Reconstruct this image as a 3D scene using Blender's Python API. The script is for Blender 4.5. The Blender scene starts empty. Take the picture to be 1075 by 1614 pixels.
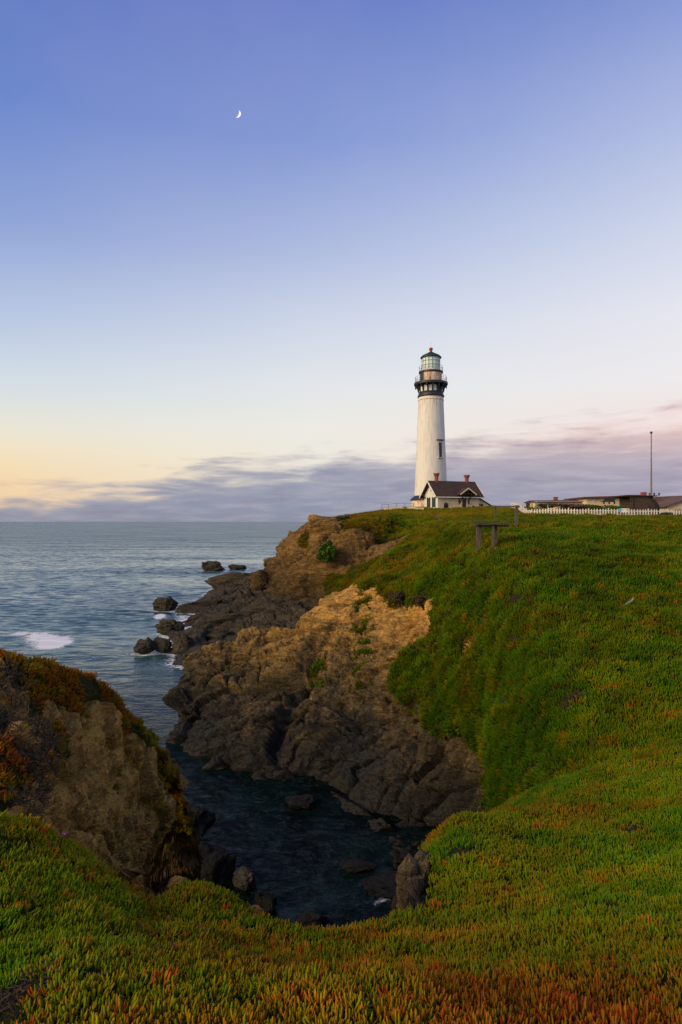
import bpy, math, random
import numpy as np
from mathutils import Vector, Matrix

# ---------------------------------------------------------------- camera, sky, sun, exposure
scene = bpy.context.scene
COL = scene.collection
R = math.radians
EYE = 12.0            # eye height above the sea, metres
CX, HY, F = 537.5, 822.0, 1000.0   # principal column, horizon row and focal length in photograph pixels

cam_d = bpy.data.cameras.new('camera')
cam = bpy.data.objects.new('camera', cam_d)
COL.objects.link(cam)
cam.location = (0, 0, EYE)
cam.rotation_euler = (R(90), 0, 0)
cam_d.sensor_fit = 'VERTICAL'
cam_d.sensor_height = 36.0
cam_d.lens = 36.0 * F / 1614.0
cam_d.shift_y = (HY - 807.0) / 1614.0
cam_d.clip_start = 0.05
cam_d.clip_end = 90000
scene.camera = cam

vs = scene.view_settings
vs.view_transform = 'Standard'
vs.look = 'None'
vs.exposure = 0.0
vs.gamma = 1.0
vs.use_curve_mapping = False
scene.cycles.use_adaptive_sampling = True
scene.cycles.adaptive_threshold = 0.015
scene.cycles.use_denoising = True
scene.cycles.max_bounces = 5
scene.cycles.diffuse_bounces = 2
scene.cycles.glossy_bounces = 3
scene.cycles.transmission_bounces = 4
scene.cycles.transparent_max_bounces = 6


def lin(r, g, b, a=1.0):
    f = lambda c: (c / 255 / 12.92) if c / 255 <= 0.04045 else ((c / 255 + 0.055) / 1.055) ** 2.4
    return (f(r), f(g), f(b), a)


class NT:
    """small helper around a node tree"""
    def __init__(self, tree):
        self.t = tree
        self.n = tree.nodes
        self.l = tree.links

    def new(self, typ, **kw):
        nd = self.n.new(typ)
        for k, v in kw.items():
            setattr(nd, k, v)
        return nd

    def set(self, sock, v):
        if isinstance(v, bpy.types.NodeSocket):
            self.l.new(v, sock)
        elif v is not None:
            sock.default_value = v

    def math(self, op, a, b=None, c=None, clamp=False):
        nd = self.new('ShaderNodeMath', operation=op, use_clamp=clamp)
        self.set(nd.inputs[0], a)
        if b is not None:
            self.set(nd.inputs[1], b)
        if c is not None:
            self.set(nd.inputs[2], c)
        return nd.outputs[0]

    def vmath(self, op, a, b=None):
        nd = self.new('ShaderNodeVectorMath', operation=op)
        self.set(nd.inputs[0], a)
        if b is not None:
            self.set(nd.inputs[1], b)
        return nd.outputs[0]

    def mix(self, f, a, b, mode='MIX'):
        nd = self.new('ShaderNodeMix', data_type='RGBA', blend_type=mode)
        self.set(nd.inputs[0], f)
        self.set(nd.inputs[6], a)
        self.set(nd.inputs[7], b)
        return nd.outputs[2]

    def rng(self, v, a, b, c=0.0, d=1.0, smooth=True):
        nd = self.new('ShaderNodeMapRange', interpolation_type='SMOOTHSTEP' if smooth else 'LINEAR')
        self.set(nd.inputs[0], v)
        for i, x in enumerate((a, b, c, d)):
            self.set(nd.inputs[1 + i], x)
        return nd.outputs[0]

    def noise(self, vec, scale, detail=4, rough=0.55, dist=0.0):
        nd = self.new('ShaderNodeTexNoise')
        if vec is not None:
            self.l.new(vec, nd.inputs['Vector'])
        nd.inputs['Scale'].default_value = scale
        nd.inputs['Detail'].default_value = detail
        nd.inputs['Roughness'].default_value = rough
        nd.inputs['Distortion'].default_value = dist
        return nd.outputs[0]

    def voro(self, vec, scale, feature='F1'):
        nd = self.new('ShaderNodeTexVoronoi', feature=feature)
        if vec is not None:
            self.l.new(vec, nd.inputs['Vector'])
        nd.inputs['Scale'].default_value = scale
        return nd.outputs[0]

    def ramp(self, fac, stops, interp='LINEAR'):
        nd = self.new('ShaderNodeValToRGB')
        cr = nd.color_ramp
        cr.interpolation = interp
        while len(cr.elements) < len(stops):
            cr.elements.new(0.5)
        for e, (p, c) in zip(cr.elements, stops):
            e.position = p
            e.color = c
        self.set(nd.inputs[0], fac)
        return nd.outputs[0]

    def sep(self, v):
        nd = self.new('ShaderNodeSeparateXYZ')
        self.l.new(v, nd.inputs[0])
        return nd.outputs

    def comb(self, x, y, z):
        nd = self.new('ShaderNodeCombineXYZ')
        for i, s in enumerate((x, y, z)):
            self.set(nd.inputs[i], s)
        return nd.outputs[0]


SUN_EL, SUN_AZ = R(26), R(-122)     # afterglow: low, to the left and slightly behind the viewer (azimuth from +Y towards +X)

world = bpy.data.worlds.new('World')
scene.world = world
world.use_nodes = True
w = NT(world.node_tree)
w.n.clear()
out = w.new('ShaderNodeOutputWorld')
bg = w.new('ShaderNodeBackground')
w.l.new(bg.outputs[0], out.inputs[0])
tc = w.new('ShaderNodeTexCoord').outputs['Generated']
dx, dy, dz = w.sep(tc)
hl = w.math('SQRT', w.math('ADD', w.math('MULTIPLY', dx, dx), w.math('MULTIPLY', dy, dy)))
hl = w.math('MAXIMUM', hl, 0.02)
te = w.math('DIVIDE', dz, hl)           # tangent of the elevation
sx = w.math('DIVIDE', dx, hl)           # sine of the azimuth
azr = w.rng(sx, -0.05, 0.50, smooth=False)
azl = w.rng(sx, -0.52, -0.05, smooth=False)
tem = w.math('MAXIMUM', te, 0.0)
rl = w.ramp(tem, [(0.0, lin(242, 202, 156)), (0.045, lin(243, 208, 158)), (0.075, lin(244, 216, 170)), (0.105, lin(240, 224, 190)), (0.14, lin(228, 226, 212)),
                  (0.20, lin(206, 217, 226)), (0.30, lin(174, 191, 222)), (0.42, lin(138, 159, 211)), (0.60, lin(100, 130, 200)),
                  (0.82, lin(86, 112, 188)), (1.0, lin(70, 96, 173))])
rm = w.ramp(tem, [(0.0, lin(234, 222, 206)), (0.10, lin(236, 230, 217)), (0.15, lin(234, 232, 224)), (0.22, lin(224, 228, 231)), (0.32, lin(202, 211, 229)),
                  (0.42, lin(173, 187, 222)), (0.60, lin(128, 150, 210)), (0.82, lin(106, 127, 197)), (1.0, lin(74, 103, 177))])
rr = w.ramp(tem, [(0.0, lin(238, 208, 200)), (0.12, lin(241, 220, 214)), (0.20, lin(236, 232, 232)), (0.30, lin(227, 228, 236)), (0.42, lin(202, 211, 232)),
                  (0.55, lin(172, 186, 225)), (0.72, lin(132, 152, 210)), (0.85, lin(104, 128, 197)), (1.0, lin(80, 108, 181))])
sky = w.mix(azr, w.mix(azl, rl, rm), rr)
# cloud bank low over the sea
azn = w.math('ARCTAN2', dx, dy)
cv = w.comb(w.math('MULTIPLY', azn, 5.0), 0.0, w.math('MULTIPLY', te, 30.0))
cn = w.noise(cv, 1.5, 5, 0.55, 0.25)
cn2 = w.noise(w.comb(w.math('MULTIPLY', azn, 10.0), 3.1, w.math('MULTIPLY', te, 75.0)), 1.3, 5, 0.55, 0.2)
topl = w.math('ADD', w.rng(azn, -0.52, -0.12, 0.026, 0.092, smooth=False), w.rng(azn, -0.12, 0.5, 0.0, 0.060, smooth=False))
rel = w.math('SUBTRACT', topl, te)
rel = w.math('ADD', rel, w.math('MULTIPLY', w.math('SUBTRACT', cn, 0.5), 0.14))
rel = w.math('ADD', rel, w.math('MULTIPLY', w.math('SUBTRACT', cn2, 0.5), 0.045))
cm = w.rng(rel, -0.018, 0.034)
ccol = w.ramp(w.math('MULTIPLY', tem, 6.0), [(0.0, lin(126, 136, 158)), (0.2, lin(132, 140, 165)), (0.5, lin(148, 150, 171)), (0.85, lin(184, 180, 186))])
ccr = w.ramp(w.math('MULTIPLY', tem, 6.0), [(0.0, lin(146, 147, 172)), (0.4, lin(158, 152, 173)), (0.60, lin(188, 166, 174)), (0.85, lin(236, 190, 180))])
ccol = w.mix(azr, ccol, ccr)
ccol = w.mix(w.rng(cn2, 0.40, 0.68, 0.0, 0.30), ccol, w.mix(0.55, ccol, lin(226, 216, 214)))
ccol = w.mix(w.rng(cn, 0.50, 0.70, 0.0, 0.5), ccol, lin(124, 126, 150))
sky = w.mix(w.math('MULTIPLY', cm, 0.96), sky, ccol)
fine = w.noise(tc, 4.0, 4, 0.55)
sky = w.mix(w.rng(fine, 0.3, 0.7, 0.0, 0.05), sky, lin(225, 205, 215))
nis = w.new('ShaderNodeTexSky', sky_type='NISHITA')
nis.sun_disc = False
nis.sun_elevation = SUN_EL
nis.sun_rotation = SUN_AZ
nis.air_density = 1.0
nis.dust_density = 1.5
addn = w.new('ShaderNodeMix', data_type='RGBA', blend_type='ADD')
addn.inputs[0].default_value = 0.006
w.l.new(sky, addn.inputs[6])
w.l.new(nis.outputs[0], addn.inputs[7])
w.l.new(addn.outputs[2], bg.inputs[0])
bg.inputs[1].default_value = 1.0

sun_d = bpy.data.lights.new('sun', 'SUN')
sun_d.energy = 3.3
sun_d.angle = R(38)
sun_d.color = (1.0, 0.74, 0.40)
sun = bpy.data.objects.new('sun', sun_d)
COL.objects.link(sun)
sdir = Vector((math.sin(SUN_AZ) * math.cos(SUN_EL), math.cos(SUN_AZ) * math.cos(SUN_EL), math.sin(SUN_EL)))
sun.rotation_euler = sdir.to_track_quat('Z', 'Y').to_euler()

# ---------------------------------------------------------------- helpers
rng = np.random.default_rng(7)
random.seed(7)


def P(px, py, Y):
    """world point seen at a photograph pixel at distance Y"""
    return (Y * (px - CX) / F, Y, EYE + Y * (HY - py) / F)


def Wp(x, y, z):
    return (x, y, z)


def proj(p):
    y = np.maximum(p[..., 1], 0.3)
    return CX + F * p[..., 0] / y, HY - F * (p[..., 2] - EYE) / y


def _h(ix, iy, iz, s):
    h = (ix.astype(np.uint32) * np.uint32(374761393) + iy.astype(np.uint32) * np.uint32(668265263)
         + iz.astype(np.uint32) * np.uint32(2147483647) + np.uint32((s * 1274126177) & 0xffffffff))
    h = (h ^ (h >> np.uint32(13))) * np.uint32(1274126177)
    h = (h ^ (h >> np.uint32(16))) * np.uint32(2246822519)
    h ^= h >> np.uint32(15)
    return h.astype(np.float64) / 4294967295.0


def vnoise(p, s=0):
    i = np.floor(p).astype(np.int64)
    f = p - i
    u = f * f * f * (f * (f * 6 - 15) + 10)
    r = 0
    for a in (0, 1):
        wx = u[..., 0] if a else 1 - u[..., 0]
        for b in (0, 1):
            wy = u[..., 1] if b else 1 - u[..., 1]
            for c in (0, 1):
                wz = u[..., 2] if c else 1 - u[..., 2]
                r = r + wx * wy * wz * _h(i[..., 0] + a, i[..., 1] + b, i[..., 2] + c, s)
    return r * 2 - 1


def fbm(p, o=4, s=0, g=0.5):
    r, a, t = 0, 1.0, 0.0
    for k in range(o):
        r = r + a * vnoise(p * (2.03 ** k) + 17.3 * k, s + k)
        t += a
        a *= g
    return r / t


def ridged(p, o=4, s=0):
    r, a, t = 0, 1.0, 0.0
    for k in range(o):
        n = 1 - np.abs(vnoise(p * (2.07 ** k) + 9.1 * k, s + k))
        r = r + a * n * n
        t += a
        a *= 0.5
    return r / t


def worley(p, s=0):
    """nearest two cell distances, cell value and a random tilted plane per cell"""
    i = np.floor(p).astype(np.int64)
    f1 = np.full(p.shape[:-1], 9.0)
    f2 = f1.copy()
    cid = f1 * 0
    tl = f1 * 0
    for a in (-1, 0, 1):
        for b in (-1, 0, 1):
            for c in (-1, 0, 1):
                X, Y, Z = i[..., 0] + a, i[..., 1] + b, i[..., 2] + c
                h1, h2, h3 = _h(X, Y, Z, s), _h(X, Y, Z, s + 1), _h(X, Y, Z, s + 2)
                ex, ey, ez = p[..., 0] - X - h1, p[..., 1] - Y - h2, p[..., 2] - Z - h3
                d = ex * ex + ey * ey + ez * ez
                m = d < f1
                f2 = np.where(m, f1, np.minimum(f2, d))
                r1, r2, r3 = (h1 * 7.31 + h2 * 3.7) % 1, (h2 * 9.17 + h3 * 5.3) % 1, (h3 * 8.53 + h1 * 4.1) % 1
                tl = np.where(m, 2 * ((r1 - .5) * ex + (r2 - .5) * ey + (r3 - .5) * ez), tl)
                cid = np.where(m, (r1 * 5.77 + r2 * 3.33 + r3) % 1, cid)
                f1 = np.where(m, d, f1)
    return np.sqrt(f1), np.sqrt(f2), cid, tl


def sstep(a, b, x):
    t = np.clip((x - a) / (b - a), 0, 1)
    return t * t * (3 - 2 * t)


def smooth2(a, k):
    for _ in range(k):
        b = a.copy()
        b[1:-1] = (a[:-2] + 2 * a[1:-1] + a[2:]) / 4
        a = b.copy()
        a[:, 1:-1] = (b[:, :-2] + 2 * b[:, 1:-1] + b[:, 2:]) / 4
    return a


def inpoly(px, py, poly):
    r = np.zeros(px.shape, bool)
    n = len(poly)
    for k in range(n):
        x1, y1 = poly[k]
        x2, y2 = poly[(k + 1) % n]
        c = (y1 > py) != (y2 > py)
        with np.errstate(divide='ignore', invalid='ignore'):
            xi = (x2 - x1) * (py - y1) / ((y2 - y1) if y2 != y1 else 1e-9) + x1
        r ^= c & (px < xi)
    return r


def _cr(net, cnt):
    """Catmull-Rom along axis 0; cnt = samples per interval"""
    n = net.shape[0]
    pad = np.concatenate([2 * net[:1] - net[1:2], net, 2 * net[-1:] - net[-2:-1]])
    o = []
    for k in range(n - 1):
        p0, p1, p2, p3 = pad[k:k + 4]
        c = cnt[k]
        tt = np.linspace(0, 1, c, endpoint=False)
        if k == n - 2:
            tt = np.append(tt, 1.0)
        for t in tt:
            o.append(0.5 * (2 * p1 + (p2 - p0) * t + (2 * p0 - 5 * p1 + 4 * p2 - p3) * t * t + (3 * p1 - p0 - 3 * p2 + p3) * t ** 3))
    return np.array(o)


def surface(net, nr, nc):
    """dense grid of points from a control net; samples spread by apparent size"""
    net = np.array(net, float)

    def counts(nt, total):
        d = np.linalg.norm(np.diff(nt, axis=0), axis=2)
        y = np.maximum(np.abs(nt[:-1, :, 1]), 2.5)
        wgt = np.mean(d / y, axis=1) ** 0.65
        return np.maximum(2, np.round(total * wgt / wgt.sum()).astype(int))
    a = _cr(net, counts(net, nr))
    b = _cr(a.transpose(1, 0, 2), counts(net.transpose(1, 0, 2), nc)).transpose(1, 0, 2)
    return b


def grid_normals(g):
    du = np.gradient(g, axis=0)
    dv = np.gradient(g, axis=1)
    n = np.cross(dv, du)
    n /= np.maximum(np.linalg.norm(n, axis=2, keepdims=True), 1e-9)
    return n


def mesh_from(name, verts, faces, mats=(), smooth=True, midx=None):
    me = bpy.data.meshes.new(name)
    if isinstance(faces, np.ndarray):
        nv, nf, k = len(verts), len(faces), faces.shape[1]
        me.vertices.add(nv)
        me.vertices.foreach_set('co', np.asarray(verts, np.float32).ravel())
        me.loops.add(nf * k)
        me.loops.foreach_set('vertex_index', faces.astype(np.int32).ravel())
        me.polygons.add(nf)
        me.polygons.foreach_set('loop_start', np.arange(0, nf * k, k, dtype=np.int32))
        me.update(calc_edges=True)
    else:
        me.from_pydata([tuple(v) for v in verts], [], faces)
    for m in mats:
        me.materials.append(m)
    if midx is not None:
        me.polygons.foreach_set('material_index', np.asarray(midx, np.int32))
    me.polygons.foreach_set('use_smooth', np.full(len(me.polygons), smooth))
    me.update()
    return me


def grid_faces(nr, nc, keep=None, flip=False):
    idx = np.arange(nr * nc).reshape(nr, nc)
    a, b, c, d = idx[:-1, :-1], idx[:-1, 1:], idx[1:, 1:], idx[1:, :-1]
    f = np.stack([a, b, c, d], -1).reshape(-1, 4)
    if flip:
        f = f[:, ::-1]
    return f if keep is None else f[keep]


def attr(me, name, arr):
    at = me.attributes.new(name, 'FLOAT', 'POINT')
    at.data.foreach_set('value', np.asarray(arr, np.float32).ravel())


def link(o, parent=None):
    COL.objects.link(o)
    if parent is not None:
        o.parent = parent
    return o


def ob(name, me, parent=None, label=None, cat=None, group=None, kind=None):
    o = bpy.data.objects.new(name, me)
    link(o, parent)
    for k, v in (('label', label), ('category', cat), ('group', group), ('kind', kind)):
        if v:
            o[k] = v
    return o


def empty(name, loc, label, cat, group=None, rz=0.0):
    o = ob(name, None, None, label, cat, group)
    o.location = loc
    o.rotation_euler = (0, 0, rz)
    return o


class MB:
    """collects simple shapes into one mesh"""
    def __init__(self):
        self.v, self.f = [], []

    def add(self, vs_, fs_):
        k = len(self.v)
        self.v += [tuple(x) for x in vs_]
        self.f += [tuple(i + k for i in q) for q in fs_]
        return self

    def box(self, x0, x1, y0, y1, z0, z1):
        return self.hexa([(x0, y0, z0), (x1, y0, z0), (x1, y1, z0), (x0, y1, z0), (x0, y0, z1), (x1, y0, z1), (x1, y1, z1), (x0, y1, z1)])

    def hexa(self, p):
        return self.add(p, [(0, 3, 2, 1), (4, 5, 6, 7), (0, 1, 5, 4), (1, 2, 6, 5), (2, 3, 7, 6), (3, 0, 4, 7)])

    def beam(self, a, b, wd, ht, up=(0, 0, 1)):
        a, b = Vector(a), Vector(b)
        d = (b - a).normalized()
        s = d.cross(Vector(up))
        if s.length < 1e-4:
            s = d.cross(Vector((1, 0, 0)))
        s.normalize()
        u = s.cross(d)
        s, u = s * wd / 2, u * ht / 2
        return self.hexa([a - s - u, a + s - u, b + s - u, b - s - u, a - s + u, a + s + u, b + s + u, b - s + u])

    def prism(self, poly, d):
        """poly: list of 3-D points, extruded by vector d"""
        n = len(poly)
        q = [Vector(p) for p in poly]
        d = Vector(d)
        return self.add(q + [p + d for p in q], [tuple(range(n))[::-1], tuple(range(n, 2 * n))] + [(i, (i + 1) % n, n + (i + 1) % n, n + i) for i in range(n)])

    def lathe(self, prof, n=32, a0=0.0, a1=2 * math.pi, c=(0, 0)):
        full = abs(a1 - a0 - 2 * math.pi) < 1e-6
        m = n if full else n + 1
        k = len(self.v)
        for r, z in prof:
            for i in range(m):
                a = a0 + (a1 - a0) * i / n
                self.v.append((c[0] + r * math.cos(a), c[1] + r * math.sin(a), z))
        for j in range(len(prof) - 1):
            for i in range(n):
                i2 = (i + 1) % m
                self.f.append((k + j * m + i, k + j * m + i2, k + (j + 1) * m + i2, k + (j + 1) * m + i))
        return self

    def tube(self, pts, r, n=8):
        for a, b in zip(pts[:-1], pts[1:]):
            a, b = Vector(a), Vector(b)
            d = (b - a).normalized()
            s = d.orthogonal().normalized()
            u = d.cross(s)
            vs_ = []
            for q in (a, b):
                for i in range(n):
                    t = 2 * math.pi * i / n
                    vs_.append(q + (s * math.cos(t) + u * math.sin(t)) * r)
            self.add(vs_, [(i, (i + 1) % n, n + (i + 1) % n, n + i) for i in range(n)] + [tuple(range(n))[::-1], tuple(range(n, 2 * n))])
        return self

    def mesh(self, name, mat, smooth=False):
        return mesh_from(name, self.v, self.f, [mat], smooth)

    def build(self, name, mat, parent=None, smooth=False, **kw):
        return ob(name, self.mesh(name, mat, smooth), parent, **kw)

# ---------------------------------------------------------------- materials


def mat(name):
    m = bpy.data.materials.new(name)
    m.use_nodes = True
    t = NT(m.node_tree)
    t.n.clear()
    o = t.new('ShaderNodeOutputMaterial')
    b = t.new('ShaderNodeBsdfPrincipled')
    t.l.new(b.outputs[0], o.inputs[0])
    t.b, t.o = b, o
    return m, t


def bump(t, h, strength, dist, prev=None):
    nd = t.new('ShaderNodeBump')
    nd.inputs['Strength'].default_value = strength
    nd.inputs['Distance'].default_value = dist
    t.set(nd.inputs['Height'], h)
    if prev is not None:
        t.l.new(prev, nd.inputs['Normal'])
    return nd.outputs[0]


def plain(name, col, rough=0.7, var=0.25, scale=3.0, bmp=0.15, bscale=12.0, metal=0.0, grain=None, dirt=None):
    """painted / weathered surface: base colour with mottling, fine relief and optional dirt colour"""
    m, t = mat(name)
    pos = t.new('ShaderNodeTexCoord').outputs['Object']
    if grain:
        mp = t.new('ShaderNodeMapping')
        mp.inputs['Scale'].default_value = grain
        t.l.new(pos, mp.inputs[0])
        gpos = mp.outputs[0]
    else:
        gpos = pos
    n1 = t.noise(gpos, scale, 5, 0.6)
    dark = tuple(c * (1 - var) for c in col[:3]) + (1,)
    lite = tuple(min(1, c * (1 + var * 0.6)) for c in col[:3]) + (1,)
    c = t.mix(t.rng(n1, 0.3, 0.7), dark, lite)
    if dirt:
        dc, lo, hi, dsc = dirt
        n2 = t.noise(gpos, dsc, 6, 0.65)
        c = t.mix(t.rng(n2, lo, hi), c, dc)
    t.set(t.b.inputs['Base Color'], c)
    t.set(t.b.inputs['Roughness'], rough)
    t.set(t.b.inputs['Metallic'], metal)
    t.l.new(bump(t, t.noise(gpos, bscale, 4, 0.6), bmp, 0.02), t.b.inputs['Normal'])
    return m


def rock_material(name, low, mid, high, z_wet, z_mid, z_hi, sc=1.0, soil=(0.020, 0.022, 0.004, 1), crack=0.55):
    """weathered sea-cliff rock: dark wet and weedy in the splash zone, tan or ochre above it"""
    m, t = mat(name)
    pos = t.new('ShaderNodeNewGeometry').outputs['Position']
    x, y, z = t.sep(pos)
    big = t.noise(pos, 0.22 * sc, 4, 0.6)
    med = t.noise(pos, 0.9 * sc, 6, 0.65, 0.6)
    fin = t.noise(pos, 5.5 * sc, 5, 0.7)
    mp = t.new('ShaderNodeMapping')
    mp.inputs['Rotation'].default_value = (0.2, -0.55, 0.3)
    mp.inputs['Scale'].default_value = (0.35, 0.8, 2.2)
    t.l.new(pos, mp.inputs[0])
    strat = t.noise(mp.outputs[0], 1.1 * sc, 6, 0.7, 0.8)
    crk = t.voro(mp.outputs[0], 1.6 * sc, 'DISTANCE_TO_EDGE')
    zz = t.math('ADD', z, t.math('MULTIPLY', t.math('SUBTRACT', med, 0.5), 5.0))
    zz = t.math('ADD', zz, t.math('MULTIPLY', t.math('SUBTRACT', big, 0.5), 2.6))
    hi2 = tuple(c * 0.38 for c in high[:3]) + (1,)
    hi3 = tuple(min(1, c * 1.35) for c in high[:3]) + (1,)
    ch = t.mix(t.rng(strat, 0.34, 0.66), hi2, high)
    ch = t.mix(t.rng(fin, 0.52, 0.72), ch, hi3)
    mid2 = tuple(c * 0.34 for c in mid[:3]) + (1,)
    cm_ = t.mix(t.rng(strat, 0.3, 0.7), mid2, mid)
    cm_ = t.mix(t.rng(fin, 0.55, 0.75, 0.0, 0.6), cm_, high)
    low2 = tuple(c * 2.4 for c in low[:3]) + (1,)
    cl = t.mix(t.rng(fin, 0.35, 0.72), low, low2)
    c = t.mix(t.rng(zz, z_mid, z_hi), cm_, ch)
    c = t.mix(t.rng(zz, z_wet - 1.0, z_wet + 1.4), cl, c)
    grit = t.noise(pos, 16.0 * sc, 4, 0.75)
    c = t.mix(t.rng(grit, 0.36, 0.50, 0.45, 0.0), c, (0.012, 0.010, 0.007, 1))
    lich = t.noise(pos, 2.3 * sc, 5, 0.7)
    c = t.mix(t.rng(lich, 0.58, 0.70, 0.0, 0.55), c, (0.05, 0.055, 0.030, 1))
    c = t.mix(t.rng(crk, 0.0, 0.03, crack, 0.0), c, (0.02, 0.016, 0.012, 1))
    veg = t.new('ShaderNodeAttribute', attribute_name='veg').outputs['Fac']
    sc_ = t.mix(t.rng(fin, 0.3, 0.7), soil, tuple(v * 2.2 for v in soil[:3]) + (1,))
    c = t.mix(t.rng(veg, 0.25, 0.75), c, sc_)
    t.set(t.b.inputs['Base Color'], c)
    t.set(t.b.inputs['Roughness'], t.rng(zz, z_wet - 1.5, z_wet + 1.0, 0.60, 0.95))
    t.set(t.b.inputs['Specular IOR Level'], t.rng(zz, z_wet - 1.0, z_wet + 1.0, 0.16, 0.08))
    nb = bump(t, t.math('ADD', t.math('MULTIPLY', strat, 0.6), t.math('MULTIPLY', t.rng(crk, 0.0, 0.06), 0.45 * crack)), 0.8, 0.35 / sc)
    nb = bump(t, t.math('ADD', fin, t.math('MULTIPLY', lich, 0.8)), 0.9, 0.14 / sc, nb)
    nb = bump(t, grit, 0.8, 0.04 / sc, nb)
    t.l.new(nb, t.b.inputs['Normal'])
    return m


M_SPUR = rock_material('cove_cliff_rock', (0.018, 0.0172, 0.0142, 1), (0.150, 0.112, 0.054, 1), (0.76, 0.420, 0.100, 1), 2.2, 2.8, 8.2, crack=0.4)
M_FAR = rock_material('far_cliff_rock', (0.030, 0.026, 0.019, 1), (0.13, 0.086, 0.036, 1), (0.31, 0.180, 0.056, 1), 2.4, 3.4, 9.5, 0.6, crack=0.4)
M_SHELF = rock_material('shelf_rock', (0.034, 0.031, 0.024, 1), (0.105, 0.085, 0.052, 1), (0.24, 0.160, 0.070, 1), 0.8, 2.2, 5.0, 0.7, crack=0.3)
M_BLUFF = rock_material('bluff_rock', (0.045, 0.030, 0.012, 1), (0.215, 0.135, 0.042, 1), (0.48, 0.275, 0.066, 1), 4.8, 6.0, 9.5, 1.7, crack=0.0)
M_OUTCROP = rock_material('outcrop_rock', (0.07, 0.055, 0.035, 1), (0.16, 0.125, 0.075, 1), (0.26, 0.20, 0.115, 1), 4.4, 6.0, 9.5, 2.4, crack=0.2)
M_WET = rock_material('wet_weedy_rock', (0.0075, 0.0072, 0.0058, 1), (0.024, 0.024, 0.014, 1), (0.045, 0.040, 0.020, 1), 0.9, 1.4, 3.0, 1.2, crack=0.2)
M_GROUND = rock_material('slope_soil', (0.04, 0.028, 0.014, 1), (0.08, 0.055, 0.03, 1), (0.12, 0.08, 0.04, 1), -5, -4, -2, 2.5, crack=0.0)

# ---------------------------------------------------------------- landforms
TERR = {}


def landform(name, cols, nr, nc, material, veg_fn, rock_fn, keep_fn=None, smooth=False):
    net = np.array(cols, float).transpose(1, 0, 2)
    g = surface(net, nr, nc)
    px, py = proj(g)
    n = grid_normals(g)
    veg = veg_fn(g, px, py, n)
    g2 = g + rock_fn(g, n, veg)
    keep = None
    if keep_fn is not None:
        fc = 0.25 * (g2[:-1, :-1] + g2[1:, :-1] + g2[:-1, 1:] + g2[1:, 1:])
        keep = keep_fn(fc).ravel()
    me = mesh_from(name, g2.reshape(-1, 3), grid_faces(g.shape[0], g.shape[1], keep), [material], smooth)
    attr(me, 'veg', veg)
    o = ob(name, me, kind='structure')
    TERR[name] = dict(g=g2, n=grid_normals(g2), veg=veg, obj=o)
    return o


def rot_strata(p, ax=-0.55, az=0.3):
    c, s = math.cos(ax), math.sin(ax)
    x, y, z = p[..., 0], p[..., 1], p[..., 2]
    x, z = c * x - s * z, s * x + c * z
    c, s = math.cos(az), math.sin(az)
    x, y = c * x - s * y, s * x + c * y
    return np.stack([x, y, z], -1)


def rocky(g, n, size, amp, seed, elong=(0.38, 0.8, 1.25)):
    """blocky, cracked, stratified relief along the surface normal"""
    wv = np.stack([fbm(g / (size * 1.6), 3, seed + k) for k in (0, 11, 23)], -1)
    q = rot_strata(g + wv * size * 0.32)
    f1, f2, cid, tl = worley(q * np.array(elong) / size, seed)
    blocks = (cid - 0.5) * 0.75 + 1.4 * tl - 0.55 * (1 - sstep(0.0, 0.10, f2 - f1))
    g1, g2_, cid2, tl2 = worley(q * np.array(elong) / (size * 0.36) + 5, seed + 5)
    small = (cid2 - 0.5) * 0.30 + 0.50 * tl2 - 0.24 * (1 - sstep(0.0, 0.12, g2_ - g1))
    rid = ridged(q / (size * 1.8), 5, seed + 3) - 0.55
    fine = fbm(g / (size * 0.14), 3, seed + 9, 0.65)
    sw_ = (q[..., 2] / (size * 0.42) + 0.8 * wv[..., 0]) % 1.0
    ledge = sw_ ** 1.6 * sstep(1.0, 0.9, sw_) - 0.3
    coarse = smooth2(0.20 * ledge + blocks, 3 if size > 5 else (2 if size > 3 else 0))
    d = amp * (coarse + small + 0.8 * rid + 0.18 * fine)
    return n * d[..., None] + wv * (amp * 0.35)


def soft(g, n, size, amp, seed):
    d = amp * (fbm(g / size, 4, seed) + 0.35 * fbm(g / (size * 0.2), 3, seed + 4))
    return n * d[..., None]


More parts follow.
